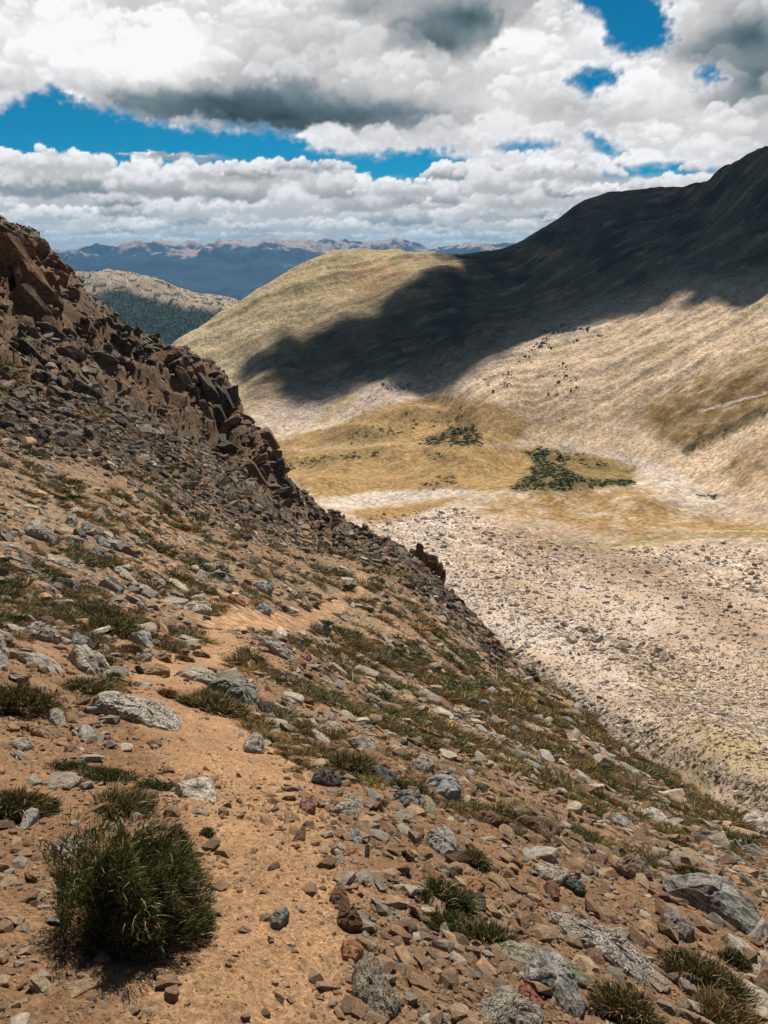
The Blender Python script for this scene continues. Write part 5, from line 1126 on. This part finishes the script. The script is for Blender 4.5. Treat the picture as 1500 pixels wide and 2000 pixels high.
cushion('heath_clump', 'dark olive heath on the hump above the shaded hollow', 225, 1235, 110, 60, 22, n=4200, bl=(.2, .4), green=.75, rust=.12)
cushion('heath_clump', 'near black heath beside the upright wedge stone', 262, 1275, 50, 44, 23, n=1800, bl=(.2, .4), green=.8, rust=.15)
cushion('heath_clump', 'brown heath at the foot of the squarish blue-grey block', 215, 1300, 46, 50, 24, n=1500, bl=(.2, .45), green=.5, rust=.35)
cushion('heath_clump', 'grassy hump of olive heath higher above the hollow', 190, 1205, 110, 44, 25, n=3200, bl=(.2, .45), green=.7, rust=.1)
cushion('grass_clump', 'streaky pale grass hugging the foot of the streaked boulder', 185, 1352, 80, 36, 26, n=1600, bl=(.4, .8), green=.5, rust=.05)
cushion('grass_clump', 'small green clump between streaked boulder and pale step', 225, 1328, 34, 36, 27, n=800, bl=(.3, .7), green=.9)
cushion('heath_clump', 'round dark green tuft alone on the bare dirt beside the long boulder', 514, 1246, 26, 22, 28, n=900, bl=(.2, .4), green=.95)
cushion('heath_clump', 'brown tuft alone on the bare trail below the head slab', 393, 1282, 28, 18, 29, n=500, bl=(.4, .7), green=.5, rust=.3)
cushion('heath_clump', 'dark red heath tuft at the inner edge of the bare trail', 362, 1290, 34, 20, 30, n=700, bl=(.3, .6), green=.3, rust=.5)
cushion('heath_clump', 'dark leafy clump next to the pale boulder at the picture edge', 1420, 1640, 60, 22, 31, n=1200, bl=(.15, .35), green=.98)
cushion('grass_clump', 'dark grass clump below the low white boulder', 1325, 1655, 46, 30, 32, n=900, bl=(.3, .7), green=.9)
cushion('grass_clump', 'wide dark green clump beside the pyramid boulder', 1360, 1715, 66, 34, 33, n=1300, bl=(.3, .6), green=.92)
cushion('grass_clump', 'green clump right above the pyramid boulder', 1255, 1690, 44, 26, 34, n=900, bl=(.3, .7), green=.9)
cushion('yellow_plant', 'yellow-green leafy plant beside the low white boulder', 1330, 1612, 60, 26, 35, n=1300, bl=(.2, .4), green=.3, rust=.0)
cushion('heath_clump', 'dark cushion plant on the uphill side of the far trail bend', 668, 1130, 30, 20, 36, n=900, bl=(.2, .4), green=.9)
cushion('heath_clump', 'dark tuft above the trail just before the far bend', 617, 1188, 16, 20, 37, n=500, bl=(.2, .4), green=.9)
cushion('heath_clump', 'brown heath in the shade under the upright grey rock', 596, 1190, 26, 18, 38, n=600, bl=(.2, .4), green=.5, rust=.4)
print('clumps', time.time() - T0)

# --- countable smaller stones and tufts, each its own object
SM = [rock_mesh('stone', 500 + i, 3, 9, .05, M_stone) for i in range(8)]
import re
MARKS = []
for (nm, lb, ct, poly, col, th, mk) in HERO:
    P = np.array(poly); sh = re.split(r' (?:at|on|in|with|standing|lying|resting|above|below|behind|beside|between|among|cut|against|under|next|near|amid|sunk|set|half|running|leaning|pointing|forming|high|low|alone|across|of trail|who|just|down|wedged|shading|into|to|right|joined|angled|uphill|touching|up|covered) ', lb)[0]
    MARKS.append((P[:, 0].mean(), P[:, 1].mean(), sh))
MARKS += [(60, 540, 'high ochre crag'), (140, 720, 'dark broken crag'), (260, 640, 'jumbled grey-brown crag'), (420, 770, 'slabby brown cliff'), (530, 900, 'brown buttress'), (660, 1010, 'low dark ribs'), (835, 1110, 'isolated rock tower'), (930, 1225, 'black broken rim')]
MARKS += [(262, 1720, 'big round cushion shrub'), (865, 1740, 'bright green grass clump'), (38, 1340, 'dark shrub with rusty top'), (210, 1230, 'dark olive heath hump')]
def cname(c):
    r, g_, b = c; l = (r + g_ + b) / 3; s_ = r - b
    return ('dark ' if l < 110 else 'pale ' if l > 190 else '') + ('orange-tan' if s_ > 70 else 'tan' if s_ > 45 else 'brownish' if s_ > 26 else 'grey')
USED = set()
def near_label(u, v, w, c, name, label):
    ds = sorted(MARKS, key=lambda m: (m[0] - u) ** 2 + (m[1] - v) ** 2)
    for m in ds[:4]:
        du, dv = u - m[0], v - m[1]; rel = ('above' if dv < 0 else 'below') if abs(dv) > abs(du) * .7 else ('downhill of' if du > 0 else 'uphill of')
        for sz in (['small', 'little'] if w < 13 else ['mid-sized'] if w < 20 else ['largish']):
            t = '%s %s %s %s the %s' % (sz, cname(c), name, rel, m[2])
            if t not in USED: USED.add(t); return t
    m = ds[0]; return '%s %s among its like round the %s' % (cname(c), name, m[2])
def loose(name, cat, group, zone, n, px, cols, label, seed, f=hill_z, meshes=SM, flat=.6):
    g = np.random.default_rng(seed); k = 0; tries = 0; Z = np.array(zone, float)
    while k < n and tries < n * 12:
        tries += 1; u = g.uniform(Z[:, 0].min(), Z[:, 0].max()); v = g.uniform(Z[:, 1].min(), Z[:, 1].max())
        if sdist(np.array([u]), np.array([v]), zone)[0] < 0 or near_hero(np.array([u]), np.array([v]), 1.0)[0] or (f is hill_z and trail_d(np.array([u]), np.array([v]))[0] < .8 and 'trail' not in group): continue
        p = ray_hit(u, v, f, 140 if f is hill_z else 900)
        if p is None: continue
        k += 1; w = g.uniform(*px) * min(1 + g.pareto(3), 1.7); s = w / F * p.length / 2; nn = frame_at(p, f, .05 if f is hill_z else .5)
        o = bpy.data.objects.new(name, meshes[g.integers(len(meshes))]); COL.objects.link(o)
        e = eulers(np.array([nn[:]]), g.normal(-.4, .9, 1), np.array([.3]), g)[0]; o.rotation_euler = e; o.location = p + nn * s * .12
        o.scale = (s * g.uniform(1, 1.5), s * g.uniform(.7, 1), s * g.uniform(.4, .9) * flat * 1.4); c = cols[g.integers(len(cols))]; o.color = (*(alb(*c) * g.uniform(.85, 1.15)).clip(0, .8), 1)
        tag(o, near_label(u, v, w, c, name, label), cat, group)
loose('stone', 'stone', 'tan stones on the crumbling outer edge of the trail', [(560,1500),(740,1510),(1000,1680),(1100,1780),(1000,1840),(800,1700),(640,1650),(560,1600)], 75, (9, 22), [(206,166,126), (214,174,136), (190,150,112), (196,160,140)], 'tan angular stone in the rubble at the outer edge of the trail', 71)
loose('stone', 'stone', 'loose stones on the bare dirt by the bottom edge', [(740,1840),(1000,1900),(1000,2000),(800,2000)], 34, (9, 20), [(206,166,126), (180,170,156), (190,150,112)], 'small tan or grey stone on bare dirt between the bottom boulders', 72)
loose('stone', 'stone', 'stones lying loose on the trail', [(420,1480),(560,1480),(600,1700),(640,1980),(420,1980),(440,1650)], 34, (5, 13), [(206,166,126), (190,150,112), (176,166,150)], 'small chip of tan stone lying loose on the bare trail', 73)
loose('stone', 'stone', 'stones in the dirt around the cushion shrub', [(0,1640),(100,1660),(110,1830),(240,1900),(380,1900),(330,1990),(0,1990)], 30, (9, 24), [(206,172,134), (214,184,148), (190,150,112)], 'pale stone half sunk in dirt around the cushion shrub', 74)
loose('rock', 'rock', 'grey rocks on the grassy slope', [(600,1200),(900,1290),(1200,1470),(1400,1590),(1200,1590),(900,1470),(640,1330)], 80, (8, 24), [(190,182,170), (206,196,180), (160,160,156), (176,150,124)], 'grey or pale rock half hidden by tufts on the grassy slope', 75)
loose('rock', 'rock', 'rocks on the upper slope', [(0,980),(200,1010),(420,1090),(480,1150),(330,1170),(0,1180)], 70, (9, 26), [(176,168,156), (190,180,164), (150,140,126), (160,150,140)], 'grey weathered rock lying on the brown slope above the trail', 76)
loose('boulder', 'boulder', 'dark boulders in the high scree', [(0,720),(180,760),(420,880),(560,980),(400,960),(200,880),(0,860)], 90, (8, 22), [(110,104,96), (130,122,110), (92,88,82), (140,118,98)], 'dark angular boulder in the high scree under the crags', 77, flat=.9)
loose('boulder', 'boulder', 'large boulders of the basin', [(1080,1215),(1200,1235),(1330,1290),(1320,1330),(1180,1280),(1060,1240)], 60, (6, 11), [(214,196,178), (198,180,162), (228,212,198)], 'big pale boulder in the cluster on the basin floor', 78, f=valley_z, flat=1.1)
loose('rock', 'rock', 'rocks by the lower corner', [(1100,1640),(1500,1650),(1500,1990),(1250,1990),(1120,1780)], 60, (12, 34), [(196,180,160), (176,168,156), (150,120,96), (204,166,130)], 'grey or tan rock in the bare dirt around the whale-backed boulder', 79)
o = outline_rock('boulder', 'lone black boulder far down on the pale valley slope', 'boulder', [(1463,1440),(1478,1437),(1488,1446),(1480,1451),(1466,1448)], (60,58,56), .8, M_stone, 991)
print('done', time.time() - T0, 'tris', sum(len(m.polygons) for m in bpy.data.meshes))
